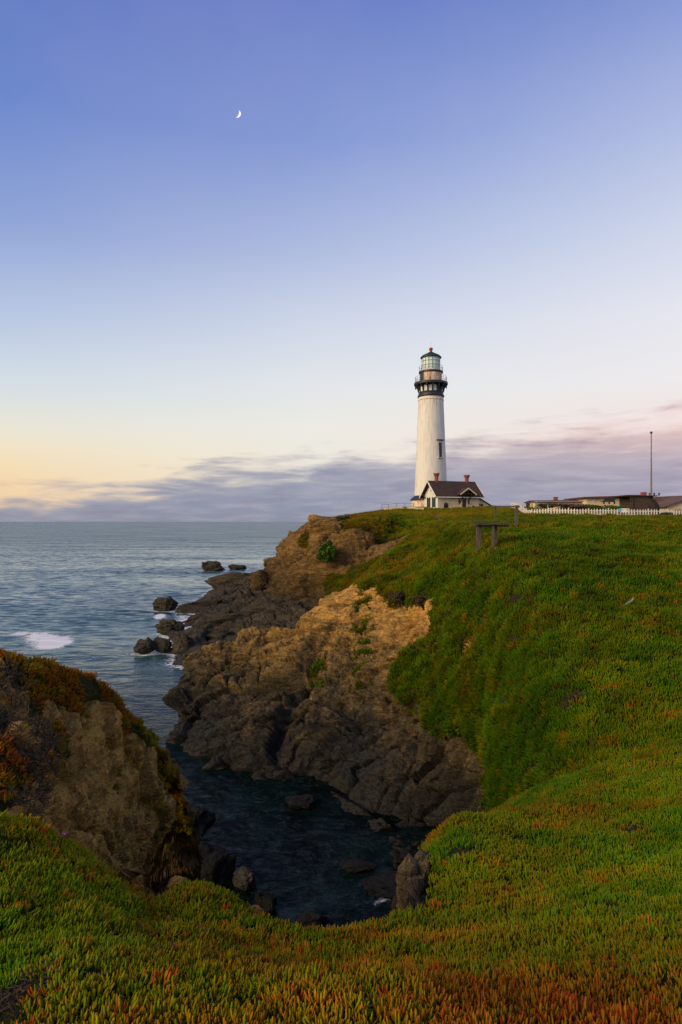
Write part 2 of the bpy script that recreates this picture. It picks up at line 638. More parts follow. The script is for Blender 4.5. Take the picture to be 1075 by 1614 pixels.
# --- foreground mat of ice plant, where the photographer stands
def fg_cols():
    rows = [  # bottom px | second (px,py,Y) | third | crest | drop style
        (-900, (-950, 1420, 3.0), (-900, 1340, 3.8), (-800, 1225, 4.6), 'flat'),
        (-260, (-270, 1480, 2.8), (-265, 1370, 3.5), (-250, 1268, 4.4), 'flat'),
        (-20, (-22, 1490, 2.8), (-15, 1385, 3.5), (0, 1304, 4.4), 'edge'),
        (100, (98, 1495, 2.8), (100, 1405, 3.6), (110, 1338, 4.6), 'edge'),
        (200, (198, 1505, 2.8), (198, 1452, 3.5), (203, 1402, 4.4), 'edge'),
        (250, (250, 1515, 2.8), (245, 1466, 3.6), (240, 1424, 4.5), 'edge'),
        (330, (325, 1512, 2.85), (322, 1462, 3.75), (322, 1412, 4.9), 'edge'),
        (430, (425, 1530, 2.85), (422, 1498, 3.65), (426, 1474, 4.5), 'edge'),
        (500, (490, 1540, 2.85), (488, 1512, 3.5), (490, 1494, 4.3), 'edge'),
        (580, (575, 1537, 2.9), (575, 1502, 3.7), (578, 1478, 4.7), 'edge'),
        (640, (636, 1530, 3.0), (632, 1475, 4.1), (626, 1450, 5.2), 'edge'),
        (695, (692, 1510, 3.3), (690, 1432, 5.2), (676, 1345, 7.4), 'left'),
        (745, (748, 1500, 3.4), (742, 1405, 5.5), (714, 1303, 8.0), 'left'),
        (835, (842, 1490, 3.5), (845, 1387, 5.7), (802, 1288, 8.6), 'deep'),
        (945, (955, 1480, 3.5), (962, 1370, 5.8), (930, 1262, 9.3), 'gully'),
        (1080, (1090, 1465, 3.6), (1095, 1345, 6.0), (1090, 1195, 10.6), 'gully'),
        (1350, (1370, 1430, 3.8), (1380, 1285, 6.4), (1380, 1110, 12.2), 'gully'),
        (1900, (1900, 1400, 4.0), (1900, 1230, 7.0), (1900, 1040, 14.0), 'gully'),
    ]
    cols = []
    for bx, a, b, c, sty in rows:
        p2 = P(bx, 1614, 2.0)
        x = p2[0]
        cr = P(*c)
        col = [Wp(x * 1.6, -4.0, 10.9), Wp(x * 1.05, 0.6, 10.55), p2, P(*a), P(*b), cr]
        X, Y, Z = cr
        if sty == 'edge':
            col += [Wp(X * 1.05, Y + 0.9, Z - 1.5), Wp(X * 1.05, Y + 2.0, Z - 5), Wp(X * 1.05, Y + 3.6, -1.5)]
        elif sty == 'left':
            col += [Wp(X - 0.45, Y + 0.7, Z - 1.5), Wp(X - 0.6, Y + 1.6, Z - 4.5), Wp(X - 0.6, Y + 3.2, -1.5)]
        elif sty == 'deep':
            col += [Wp(X, Y + 1.2, Z - 1.1), Wp(X, Y + 2.8, Z - 2.6), Wp(X, Y + 5.5, Z - 4.5)]
        elif sty == 'gully':
            col += [Wp(X, Y + 1.4, Z - 0.45), Wp(X, Y + 3.0, Z - 1.3), Wp(X, Y + 6.0, Z - 3.0)]
        else:
            col += [Wp(X, Y + 1.0, Z - 1.0), Wp(X, Y + 2.2, Z - 3), Wp(X, Y + 4, Z - 6)]
        cols.append(col)
    return cols


def fg_veg(g, px, py, n):
    j = fbm(g * 1.3, 4, 31)
    v = np.ones(px.shape)
    # bare rock under the rim, facing the cove
    v = np.where((n[..., 2] + 0.12 * j) < 0.50, 0.0, v)
    v = np.where((g[..., 2] < 7.0) & (g[..., 0] < 1.0), 0.0, v)
    v = np.where(inpoly(px + j * 6, py + j * 6, [(610, 1340), (668, 1345), (688, 1362), (684, 1424), (640, 1436), (614, 1434)]), 0.0, v)
    return v


landform('foreground_slope', fg_cols(), 300, 380, M_GROUND, fg_veg,
         lambda g, n, veg: soft(g, n, 0.8, 0.07, 41) * veg[..., None] + rocky(g, n, 0.5, 0.12, 43) * (1 - veg[..., None]))

# --- rocky bluff on the left
bl = [
    [P(-500, 1330, 5.0), P(-500, 1250, 5.3), P(-500, 1150, 5.8), P(-500, 1050, 6.4), P(-500, 970, 7.0), P(-500, 965, 8.0), (-8.5, 10, 9.7), (-9, 14, 5)],
    [P(-160, 1400, 4.9), P(-160, 1310, 5.2), P(-160, 1220, 5.5), P(-160, 1130, 6.0), P(-160, 1075, 6.6), P(-150, 1012, 7.5), (-5.6, 9.8, 9.3), (-6.6, 13.5, 4)],
    [P(-10, 1420, 5.0), P(-8, 1330, 5.3), P(-6, 1240, 5.6), P(-3, 1150, 6.1), P(0, 1098, 6.8), P(0, 1038, 7.7), (-4.8, 10, 8.8), (-5.6, 13.5, 3)],
    [P(76, 1440, 5.4), P(78, 1350, 5.7), P(80, 1270, 6.1), P(82, 1185, 6.6), P(84, 1105, 7.3), P(84, 1058, 8.1), (-4.1, 10.5, 8.4), (-4.9, 14, 2)],
    [P(138, 1460, 5.9), P(143, 1375, 6.2), P(147, 1300, 6.6), P(150, 1215, 7.2), P(154, 1135, 7.9), P(156, 1083, 8.6), (-3.6, 11, 7.7), (-4.3, 14.5, 1)],
    [P(180, 1480, 6.4), P(190, 1400, 6.7), P(195, 1325, 7.1), P(198, 1245, 7.7), P(200, 1165, 8.4), P(200, 1132, 9.0), (-3.3, 11.3, 7.0), (-3.9, 14.8, .5)],
    [P(198, 1500, 7.0), P(208, 1420, 7.3), P(220, 1345, 7.7), P(236, 1270, 8.3), P(238, 1195, 9.0), P(232, 1162, 9.6), (-3.0, 11.8, 6.3), (-3.6, 15, -.2)],
    [P(215, 1510, 7.7), P(218, 1425, 8.1), P(228, 1345, 8.5), P(258, 1275, 9.0), P(248, 1212, 9.5), P(250, 1184, 10.1), (-2.85, 12.1, 5.8), (-3.3, 15, -.6)],
    [P(222, 1520, 8.8), P(212, 1425, 9.0), P(222, 1345, 9.4), P(268, 1275, 9.8), P(259, 1218, 10.2), P(262, 1196, 10.6), (-2.8, 12.4, 5.5), (-3.1, 15.2, -1)],
    [P(220, 1520, 10.4), P(230, 1425, 10.5), P(236, 1345, 10.7), P(270, 1277, 11.0), P(258, 1220, 11.2), P(258, 1195, 11.4), (-3.2, 12.8, 5.0), (-3.3, 15.4, -1)],
]
bl = [[(c[0][0] - (0.3 if i > 3 else 0), c[0][1] + 1.0, -1.2)] + c for i, c in enumerate(bl)]
BLUFF_GREEN = [[(-300, 780), (0, 900), (60, 990), (140, 1060), (200, 1095), (250, 1140), (300, 1180), (300, 1222), (272, 1222), (264, 1190), (240, 1162),
                (205, 1160), (190, 1140), (150, 1122), (110, 1108), (84, 1100), (70, 1110), (74, 1130), (104, 1165), (112, 1195), (98, 1215), (78, 1200), (60, 1150), (44, 1100),
                (20, 1062), (0, 1045), (-300, 960)],
               [(-300, 1120), (0, 1165), (26, 1195), (34, 1240), (0, 1275), (-300, 1300)],
               [(186, 1120), (200, 1130), (196, 1165), (184, 1160)]]


def bluff_veg(g, px, py, n):
    j1, j2 = fbm(g * 1.6, 4, 51), fbm(g * 1.6 + 40, 4, 53)
    qx, qy = px + j1 * 26, py + j2 * 26
    v = np.zeros(px.shape)
    for poly in BLUFF_GREEN:
        v = np.maximum(v, inpoly(qx, qy, poly))
    rows = np.linspace(0, 1, px.shape[0])[:, None]
    v = np.where((g[..., 1] > 9.5) & (n[..., 2] > 0.35) & (g[..., 2] > 6.2), 1.0, v)
    return v.astype(float)


landform('rocky_bluff', bl, 340, 300, M_BLUFF, bluff_veg,
         lambda g, n, veg: (rocky(g, n, 2.4, 0.09, 67, (0.8, 0.9, 0.7)) + rocky(g, n, 0.95, 0.11, 61, (0.8, 0.9, 0.7)) + rocky(g, n, 0.25, 0.045, 65, (0.9, 0.9, 0.8))) * (1 - 0.6 * veg[..., None]) + soft(g, n, 0.6, 0.06, 63) * veg[..., None])

# --- spur of rock across the cove and the green hillside above it
sp = [
    [(-8.6, 43.6, -1.5), (-8.5, 43.2, 0), (-8.4, 43.0, .8), (-8.2, 42.8, 1.5), (-8.0, 42.6, 2.2), (-7.2, 43.2, 1.8), (-6.4, 45, .5), (-6, 46, -.8), (-6, 47, -1.5)],
    [(-10.9, 38.3, -1.5), P(264, 1141, 37.8), P(270, 1108, 38.4), P(273, 1078, 39.2), P(288, 1058, 40.2), P(312, 1044, 41.5), (-8.0, 43.8, 1.2), (-7.6, 45.2, 0), (-7.6, 46.5, -1.5)],
    [(-8.6, 32.6, -1.5), P(298, 1182, 33.3), P(300, 1150, 34.2), P(306, 1110, 35.8), P(318, 1065, 38.6), P(345, 1032, 41), (-6.6, 44.5, 1.7), (-6.2, 46.8, .2), (-6, 48.5, -1.5)],
    [(-6.2, 30.8, -1.5), P(352, 1204, 31.4), P(358, 1165, 32.5), P(366, 1115, 34.6), P(380, 1062, 37.6), P(402, 1016, 41.5), (-4.4, 45.5, 2.6), (-3.9, 48.8, .9), (-3.6, 51, -1)],
    [(-3.6, 29.4, -1.5), P(428, 1230, 29.4), P(432, 1180, 31), P(437, 1120, 33.2), P(446, 1060, 36.6), P(465, 990, 42), (-2.4, 46.5, 3.8), (-1.9, 50.5, 2.2), (-1.4, 54, .8)],
    [(-1.4, 28.0, -1.5), P(498, 1248, 28.2), P(500, 1195, 29.8), P(503, 1130, 31.8), P(508, 1050, 35.8), P(525, 951, 42.5), (.2, 47.5, 5.7), (.8, 52, 4.4), (1.4, 57, 3.4)],
    [(.2, 24.6, -1.5), P(556, 1292, 25.5), P(558, 1234, 27.1), P(562, 1150, 30.0), P(568, 1050, 34.4), P(585, 925, 42), P(597, 906, 46.5), P(604, 897, 50), (4.2, 60, 5.0)],
    [(1.8, 22.2, -1.5), P(618, 1342, 23.1), P(621, 1276, 24.8), P(624, 1180, 27.6), P(630, 1060, 31.8), P(638, 948, 37.6), P(638, 908, 43), P(633, 863, 56), (6.6, 66, 8.0)],
    [(3.2, 20.8, -1.5), P(690, 1378, 21.6), P(690, 1306, 23.2), P(690, 1200, 25.6), P(688, 1080, 28.6), P(690, 955, 33.0), P(690, 892, 39), P(686, 832, 63), (11.6, 76, 10.6)],
    [(4.8, 19.2, -0.5), P(768, 1362, 20), P(764, 1292, 21.0), P(760, 1180, 22.8), P(755, 1060, 25.4), P(752, 950, 29), P(752, 882, 33.5), P(742, 836, 47), P(736, 821, 76)],
    [(4.0, 12.8, 4.0), P(835, 1335, 14.5), P(830, 1270, 15.8), P(828, 1170, 18.0), P(824, 1060, 20.9), P(820, 960, 24.5), P(816, 890, 29.5), P(812, 841, 42), P(806, 817, 78)],
    [(4.3, 10.9, 6.1), P(910, 1277, 12.0), P(908, 1234, 13.2), P(905, 1150, 15.4), P(902, 1050, 18.4), P(900, 960, 22.4), P(895, 890, 28), P(890, 838, 42), P(885, 817, 80)],
    [(6.3, 11.2, 7.2), P(1080, 1208, 12.2), P(1080, 1174, 13.2), P(1080, 1110, 15.3), P(1080, 1020, 18.5), P(1080, 945, 22.5), P(1080, 880, 29), P(1080, 834, 44), P(1080, 818, 80)],
    [(10.5, 12, 7.2), P(1400, 1180, 12.8), P(1400, 1140, 13.6), P(1400, 1070, 15.6), P(1400, 990, 18.8), P(1400, 925, 23), P(1400, 870, 29.5), P(1400, 832, 46), P(1400, 818, 82)],
    [(18, 13, 8), P(1950, 1120, 13.2), P(1950, 1085, 14), P(1950, 1030, 16), P(1950, 965, 19.4), P(1950, 910, 23.6), P(1950, 862, 30), P(1950, 831, 48), P(1950, 815, 84)],
]
SPUR_ROCK = [(150, 1500), (200, 1150), (255, 1050), (300, 1030), (400, 990), (490, 945), (530, 930), (556, 928), (574, 932), (588, 930), (600, 936), (612, 948), (640, 950),
             (655, 958), (668, 948), (692, 940), (690, 965), (680, 1000), (645, 1022), (618, 1050), (610, 1082), (632, 1108), (662, 1116), (668, 1142),
             (695, 1160), (730, 1150), (748, 1178), (776, 1200), (786, 1240), (790, 1290), (800, 1420), (700, 1500)]
SPUR_BARE = [[(729, 1045), (726, 1022), (737, 1006), (752, 1003), (757, 1010), (746, 1032), (737, 1046)], [(727, 908), (731, 893), (742, 886), (741, 897), (733, 908)],
             [(688, 1014), (694, 1018), (692, 1032), (687, 1028)], [(766, 918), (772, 908), (775, 918), (769, 926)]]
SPUR_WEED = [[(574, 930), (596, 938), (590, 985), (580, 1035), (562, 1080), (548, 1100), (552, 1060), (566, 1010), (566, 960)],
             [(505, 1050), (520, 1060), (508, 1095), (480, 1115), (486, 1080)]]


def spur_veg(g, px, py, n):
    j1, j2 = fbm(g * 0.55, 4, 71), fbm(g * 0.55 + 40, 4, 73)
    k1, k2 = fbm(g * 2.2, 3, 75), fbm(g * 2.2 + 40, 3, 77)
    qx, qy = px + j1 * 16 + k1 * 7, py + j2 * 16 + k2 * 7
    rock = inpoly(qx, qy, SPUR_ROCK)
    v = (~rock).astype(float)
    for b in SPUR_BARE:
        v = np.where(inpoly(px + k1 * 4, py + k2 * 4, b), 0.0, v)
    for b in SPUR_WEED:
        v = np.where(inpoly(qx, qy, b) & (k1 > 0.16), 0.8, v)
    left_back = (g[..., 1] > 41) & (g[..., 0] < 0.5)
    v = np.where(left_back & (g[..., 2] < 4.8), 0.0, v)
    return v


def spur_rock(g, n, veg):
    vs_ = smooth2(veg, 6)[..., None]
    fade = np.clip(g[..., 1:2] / 30, 0.4, 1.0)
    rk = rocky(g, n, 8.0, 0.85, 79, (0.5, 0.8, 0.8)) + rocky(g, n, 3.4, 0.62, 81) + rocky(g, n, 1.3, 0.15, 83, (0.5, 0.8, 1.2)) + rocky(g, n, 0.5, 0.06, 85, (0.6, 0.8, 1.1))
    rk = rk * (1 - 0.40 * sstep(4.5, 7.0, g[..., 2:3]))
    # soil and plants lie a little proud of the rock and overhang it
    return rk * (1 - vs_) + (soft(g, n, 2.8, 0.36, 91) + soft(g, n, 0.8, 0.12, 93) + n * 0.30) * vs_ * fade


landform('cove_cliff', sp, 640, 660, M_SPUR, spur_veg, spur_rock)

# --- far headland that carries the lighthouse
fr = [
    [(-9, 172, -1.5), (-8.6, 170, .5), (-8, 169, 3), (-7, 168, 6), (-6, 167, 9), (-4, 166, 11), (2, 170, 12), (10, 180, 13), (20, 250, 12)],
    [(-15, 132, -1.5), (-14, 133, 0), (-13, 134, 2), (-12, 135, 4), (-11, 136, 6), (-9.5, 137, 8.5), (-5, 142, 11), (4, 152, 12.5), (14, 250, 13)],
    [(-17.2, 103, -1.5), P(384, 938, 103), P(408, 905, 105), P(430, 878, 107), P(452, 852, 109), P(478, 828, 111), (-4, 124, 12.0), (5, 152, 13.0), (16, 250, 14)],
    [(-11.5, 79, -1.5), P(402, 978, 80), P(422, 938, 82), P(444, 894, 84.5), P(467, 853, 87.5), P(493, 816, 91), P(517, 817, 108), (7.5, 150, 14), (20, 250, 15)],
    [(-7, 71, -1.5), P(455, 988, 72), P(478, 945, 74.5), P(500, 895, 77.5), P(523, 848, 81.5), P(546, 821, 87), P(568, 813, 110), (11, 150, 14.6), (24, 250, 15)],
    [(-3, 66, -1), P(500, 985, 68), P(517, 932, 70.5), P(547, 888, 74), P(578, 842, 79.5), P(604, 813, 87), P(618, 807, 112), (15, 150, 15.1), (28, 250, 15.5)],
    [(-1.4, 61, .5), P(515, 962, 65), P(538, 925, 68), P(572, 893, 72), P(618, 852, 79), P(645, 818, 91), P(655, 807, 120), P(676, 799, 150), (34, 250, 16)],
    [(3, 58, 2.8), P(552, 948, 60), P(590, 905, 64), P(632, 868, 69), P(672, 842, 76), P(694, 821, 91), P(712, 806.5, 122), P(724, 799, 150), (42, 250, 16)],
    [(8, 62, 6), P(640, 900, 66), P(680, 864, 70), P(712, 843, 76), P(742, 828, 84), P(766, 811, 98), P(772, 804, 122), P(778, 799, 150), (56, 250, 16)],
    [(16, 62, 8), (17.5, 66, 9.5), (19, 70, 10.6), (21, 76, 11.4), (24, 84, 12.4), (28, 98, 14.0), (35, 122, 14.4), (43, 150, 15), (76, 250, 16)],
    [(27, 62, 9), (28, 66, 10), (29.5, 70, 11), (31.5, 76, 11.7), (35, 84, 12.4), (41, 98, 12.9), (51, 122, 13.8), (64, 150, 14.6), (105, 250, 15.5)],
    [(60, 62, 9), (62, 66, 10), (65, 70, 11), (70, 76, 11.7), (76, 84, 12.4), (86, 98, 12.9), (105, 122, 13.6), (130, 150, 14.3), (210, 250, 15)],
    [(140, 62, 9), (142, 66, 10), (145, 70, 11), (150, 76, 11.7), (156, 84, 12.4), (166, 98, 13.4), (185, 122, 13.9), (210, 150, 14.3), (300, 250, 15)],
]
FAR_GREEN = [[(513, 962), (514, 905), (540, 902), (566, 893), (600, 880), (640, 850), (690, 825), (720, 812), (790, 815), (790, 860), (640, 940), (560, 975)],
             [(536, 822), (600, 795), (650, 785), (1200, 780), (1200, 860), (690, 832), (650, 838), (622, 850), (604, 843), (590, 834), (562, 836), (546, 842)],
             [(476, 846), (484, 836), (492, 838), (488, 862), (478, 866)]]


def far_veg(g, px, py, n):
    j1, j2 = fbm(g * 0.22, 4, 101), fbm(g * 0.22 + 40, 4, 103)
    k1, k2 = fbm(g * 0.9, 3, 105), fbm(g * 0.9 + 40, 3, 107)
    qx, qy = px + j1 * 8 + k1 * 5, py + j2 * 8 + k2 * 5
    v = np.zeros(px.shape)
    for poly in FAR_GREEN:
        v = np.maximum(v, inpoly(qx, qy, poly))
    v = np.where((g[..., 1] > 112) & (n[..., 2] > 0.75) & (g[..., 2] > 9), 1.0, v)
    v = np.where((g[..., 0] > 14) & (n[..., 2] > 0.5), 1.0, v)
    path = inpoly(px + k1 * 2, py + k2, [(682, 810), (690, 809), (694, 815), (697, 820), (692, 822), (686, 817)]) & (g[..., 1] < 125)
    return np.where(path, 0.0, v)


def far_rock(g, n, veg):
    vs_ = smooth2(veg, 4)[..., None]
    rk = rocky(g, n, 6.5, 1.25, 111) + rocky(g, n, 2.2, 0.34, 115) + rocky(g, n, 0.9, 0.10, 117)
    flat = sstep(0.88, 0.97, n[..., 2:3])
    sf = soft(g, n, 5, 0.45, 121) * (1 - 0.7 * flat) + soft(g, n, 1.4, 0.14, 123)
    return rk * (1 - vs_) * (1 - 0.85 * flat) + sf * vs_


landform('lighthouse_headland', fr, 420, 430, M_FAR, far_veg, far_rock)

# --- low shelf of dark rock at the foot of the headland
sh = [
    [(-14.2, 50, -1.5), (-15.6, 55, -1.5), (-18.5, 62, -1.5), (-21, 72, -1.5), (-23.5, 85, -1.5), (-23.5, 100, -1.5), (-25, 118, -1.5), (-22, 135, -1.5), (-18, 150, -1.5)],
    [(-12.4, 51, -.5), (-13.8, 55.5, .0), (-16.4, 62, .1), (-18.5, 72, .0), (-20.5, 85, .1), (-20.8, 100, .1), (-22, 118, .0), (-19.6, 134, .1), (-16, 146, -.5)],
    [(-9.5, 52, .6), (-10.5, 56, .8), (-13, 63, .9), (-15, 73, .9), (-17, 86, .9), (-18, 100, 1.4), (-18.5, 118, 1.6), (-16.5, 133, 1.5), (-13, 142, .3)],
    [(-6, 53, 1.2), (-7, 57, 1.3), (-8.5, 64, 1.7), (-10.5, 74, 1.8), (-12.5, 87, 2.0), (-14, 101, 2.3), (-14.5, 118, 2.3), (-13, 132, 2.0), (-11, 140, .6)],
    [(-1, 54, 1.0), (-2, 58, 1.6), (-3.5, 65, 2.2), (-5, 75, 2.6), (-7, 88, 3.0), (-10, 102, 3.2), (-11, 118, 2.8), (-10, 131, 2.2), (-9, 140, .6)],
]
landform('rock_shelf', sh, 330, 220, M_SHELF, lambda g, px, py, n: np.zeros(px.shape),
         lambda g, n, veg: rocky(g, n, 3.6, 0.55, 131, (0.36, 0.9, 1.3)) + rocky(g, n, 1.3, 0.18, 133, (0.4, .9, 1.2)))

# ---------------------------------------------------------------- sea
SHORE = np.zeros((320, 140))          # 0.5 m cells, x -45..25, y 10..170


def note_shore(v):
    v = v.reshape(-1, 3)
    s = v[(v[:, 2] > -0.35) & (v[:, 2] < 0.35)]
    ix = ((s[:, 0] + 45) / 0.5).astype(int)
    iy = ((s[:, 1] - 10) / 0.5).astype(int)
    k = (ix >= 0) & (ix < 140) & (iy >= 0) & (iy < 320)
    SHORE[iy[k], ix[k]] = 1


for nm in ('rocky_bluff', 'cove_cliff', 'lighthouse_headland', 'rock_shelf', 'foreground_slope'):
    note_shore(TERR[nm]['g'])


def boulder_mesh(name, rx, ry, rz, seed, material, sub=4, rough=0.30, ang=0.0, tilt=0.0):
    import bmesh
    bm = bmesh.new()
    bmesh.ops.create_icosphere(bm, subdivisions=sub, radius=1.0)
    bm.verts.ensure_lookup_table()
    v = np.array([q.co[:] for q in bm.verts])
    f = np.array([[q.index for q in fc.verts] for fc in bm.faces])
    bm.free()
    off = seed * 7.77
    rp = np.random.default_rng(seed + 900)
    for _ in range(9):
        pn = rp.normal(size=3)
        pn /= np.linalg.norm(pn)
        ex = np.maximum(v @ pn - rp.uniform(0.58, 0.85), 0)
        v = v - ex[:, None] * pn * 0.92
    d = 1 + rough * (fbm(v * 1.1 + off, 3, seed) * 1.1 + 0.5 * (ridged(v * 1.7 + off, 3, seed + 2) - .5))
    f1, f2, cid, tl = worley(v * 1.5 + off, seed + 4)
    d = d + rough * (0.45 * (cid - 0.5) + 0.8 * tl - 0.35 * (1 - sstep(0, 0.12, f2 - f1)))
    d = d + rough * 0.14 * fbm(v * 7 + off, 3, seed + 6)
    v = v * d[:, None]
    v = np.sign(v) * np.abs(v) ** 0.86          # squarer than a ball
    v[:, 2] = np.where(v[:, 2] < -0.45, -0.45 + (v[:, 2] + 0.45) * 0.4, v[:, 2])
    v = v * np.array([rx, ry, rz])
    c, s = math.cos(tilt), math.sin(tilt)
    v = np.stack([c * v[:, 0] - s * v[:, 2], v[:, 1], s * v[:, 0] + c * v[:, 2]], -1)
    c, s = math.cos(ang), math.sin(ang)
    v = np.stack([c * v[:, 0] - s * v[:, 1], s * v[:, 0] + c * v[:, 1], v[:, 2]], -1)
    me = mesh_from(name, v, f, [material], False)
    attr(me, 'veg', np.zeros(len(v)))
    return me, v


def boulder(px, py, wpx, hpx, Y, seed, label, name='boulder', material=None, depth=0.8, tilt=0.0, group=None, sub=4, rough=0.3, cat='boulder'):
    """rock whose outline spans wpx x hpx photograph pixels round (px, py), at distance Y"""
    c = P(px, py, Y)
    rx, rz = 0.5 * wpx * Y / F, 0.5 * hpx * Y / F
    me, v = boulder_mesh(name, rx, rx * depth, rz * 1.15, seed, material or M_SHELF, sub, rough, 0.0, tilt)
    o = ob(name, me, None, label, cat, group)
    o.location = c
    note_shore(v + np.array(c))
    return o


B = boulder
g_sea = 'rocks standing in the sea off the headland'
B(335, 893, 40, 17, 155, 1, 'larger of two dark rocks alone in the sea', 'sea_rock', group=g_sea, cat='rock')
B(373, 895, 28, 9, 157, 2, 'smaller flat dark rock in the sea beside the larger one', 'sea_rock', group=g_sea, cat='rock')
B(343, 912, 10, 4, 131, 3, 'tiny dark rock barely breaking the water below the two sea rocks', 'sea_rock', group=g_sea, cat='rock', sub=3)
B(258, 955, 41, 23, 85, 4, 'rounded dark rock standing off the upper end of the shelf', 'sea_rock', group=g_sea, cat='rock')
B(226, 1021, 33, 26, 57.6, 5, 'leftmost weedy rock of the pair at the near shelf edge', 'sea_rock', group=g_sea, cat='rock')
B(256, 1018, 30, 24, 58.4, 6, 'right one of the weedy pair at the near shelf edge', 'sea_rock', group=g_sea, cat='rock')
B(289, 1046, 42, 8, 53.2, 7, 'low flat rock awash beyond the cove cliff tip', 'sea_rock', group=g_sea, cat='rock')
g_sh = 'dark boulders heaped on the rock shelf'
shelf = [
    (372, 917, 98, 30, 112, 'long flat dark ledge reaching left below the two sea rocks', 0.10, .6),
    (268, 990, 42, 24, 67.5, 'dark wet rock at the water between the weedy pair and the shelf', 0.0, .9),
    (292, 1020, 38, 33, 56.6, 'squat dark boulder just right of the weedy pair', 0.1, .9),
    (312, 958, 76, 26, 84, 'long dark hump above the wet rock at the shelf edge', 0.18, .6),
    (318, 978, 70, 22, 74, 'low ridge of dark stone across the middle of the shelf edge', 0.2, .6),
    (361, 953, 24, 24, 86, 'round dark boulder, left one of a pair under the tan block', 0.0, .9),
    (386, 952, 26, 25, 87, 'round dark boulder, right one of a pair under the tan block', 0.0, .9),
    (418, 926, 46, 52, 92, 'big tan block leaning on the headland cliff', -0.15, .8),
    (356, 982, 100, 32, 71, 'long dark whaleback slab in the middle of the shelf', 0.14, .5),
    (424, 972, 110, 44, 75, 'broad sloping slab under the foot of the headland cliff', 0.22, .5),
    (348, 1003, 46, 22, 62, 'dark boulder in front of the long whaleback slab', 0.05, .9),
    (411, 1000, 66, 24, 64, 'low dark slab behind the crest of the cove cliff', 0.2, .7),
    (330, 1028, 66, 24, 55.5, 'dark boulder at the near right corner of the shelf', 0.12, .8),
    (376, 1016, 58, 24, 58, 'dark slab wedged between shelf and cove cliff', 0.2, .7),
    (300, 1000, 40, 18, 65, 'small dark hump left of the whaleback slab', 0.1, .9),
    (345, 938, 60, 18, 96, 'flat dark stone below the long ledge', 0.1, .7),
    (330, 1046, 60, 24, 47.5, 'black rock at the back of the cove cliff tip', 0.15, .8),
    (428, 889, 26, 22, 112, 'small dark rock at the left foot of the headland cliff', 0.1, .8),
]
for i, (a, b, c, d, Y, lb, tl, dp) in enumerate(shelf):
    B(a, b, c, d, Y, 20 + i, lb, group=g_sh, tilt=tl, depth=dp, rough=0.26, material=M_FAR if 'tan' in lb else None)
B(497, 817, 24, 13, 92.5, 50, 'lone grey boulder on the highest point of the headland', material=M_BLUFF, rough=.2)
g_cv = 'boulders in the cove under the bluff'
B(303, 1303, 66, 46, 24.2, 51, 'mossy boulder at the foot of the bluff, highest of the cove boulders', group=g_cv, depth=.8, tilt=.25, material=M_WET)
B(282, 1336, 44, 40, 22.6, 52, 'small mossy boulder tucked between the bluff and larger cove boulders', group=g_cv, material=M_WET)
B(322, 1368, 108, 62, 21.2, 53, 'largest dark flat-topped boulder in the cove beside the bluff', group=g_cv, depth=.7, rough=.2, material=M_WET)
B(384, 1385, 40, 30, 20.9, 54, 'small brown boulder just right of the largest cove boulder', group=g_cv, material=M_SHELF)
B(420, 1424, 38, 28, 19.7, 55, 'round black boulder in the water near the grassy rim', group=g_cv, material=M_WET)
B(474, 1264, 50, 18, 26.9, 56, 'dark speckled rock awash in the middle of the cove', group=g_cv, material=M_WET)
B(492, 1452, 48, 26, 19.0, 57, 'dark rock half hidden behind the lowest dip of the rim', group=g_cv, material=M_WET)
for i, (a, b, c, d, Y, lb) in enumerate([
        (600, 1396, 84, 14, 20.9, 'wide black rock awash near the mound outcrop'),
        (566, 1364, 54, 10, 22.0, 'black rock awash below the foot of the cove cliff'), (640, 1354, 54, 20, 22.4, 'dark rock at the cove corner under the cliff')]):
    B(a, b, c, d, Y, 80 + i, lb, group=g_cv, depth=.8, sub=4, rough=.38, material=M_WET)
B(650, 1398, 62, 84, 6.1, 58, 'grey brown outcrop sticking out of the mound above the cove', 'outcrop', M_OUTCROP, depth=.8, sub=5, rough=.34, cat='outcrop')
B(672, 1370, 40, 56, 6.7, 59, 'upper knob of stone behind the outcrop on the mound', 'outcrop', M_OUTCROP, depth=.9, sub=4, rough=.34, cat='outcrop')
B(397, 1440, 36, 16, 4.62, 60, 'small tan stone bedded in the rim above the water', 'stone', M_BLUFF, cat='stone', rough=.25)
B(280, 1397, 36, 22, 4.75, 61, 'pale stone in the ice plant at the foot of the bluff', 'stone', M_BLUFF, cat='stone', rough=.3)

# sea surface: real swell near the shore, flattening to the horizon
ys = np.concatenate([np.exp(np.linspace(math.log(9), math.log(420), 520)), np.exp(np.linspace(math.log(440), math.log(60000), 40))])
us = np.linspace(-1.15, 1.0, 430)
gx = us[None, :] * ys[:, None]
gy = np.repeat(ys[:, None], len(us), 1)
g = np.stack([gx, gy, np.zeros_like(gx)], -1)
open_ = sstep(34, 60, gy) * sstep(900, 200, gy)
q = np.stack([gx * 0.16, gy * 0.42, gx * 0], -1)
hgt = open_ * (0.16 * fbm(q * 0.5, 3, 201) + 0.11 * ridged(q * 1.1 + 3, 3, 203)) + 0.035 * fbm(np.stack([gx, gy, gx * 0], -1) * 1.1, 3, 205) * sstep(200, 30, gy)
g[..., 2] = hgt - 0.05
d = SHORE.copy()
foam_cells = np.zeros_like(d)
for k in range(5):
    foam_cells = np.maximum(foam_cells, d * (1 - k * 0.2))
    e = d.copy()
    e[1:] = np.maximum(e[1:], d[:-1]); e[:-1] = np.maximum(e[:-1], d[1:])
    e[:, 1:] = np.maximum(e[:, 1:], d[:, :-1]); e[:, :-1] = np.maximum(e[:, :-1], d[:, 1:])
    d = e
ix = np.clip(((gx + 45) / 0.5).astype(int), 0, 139)
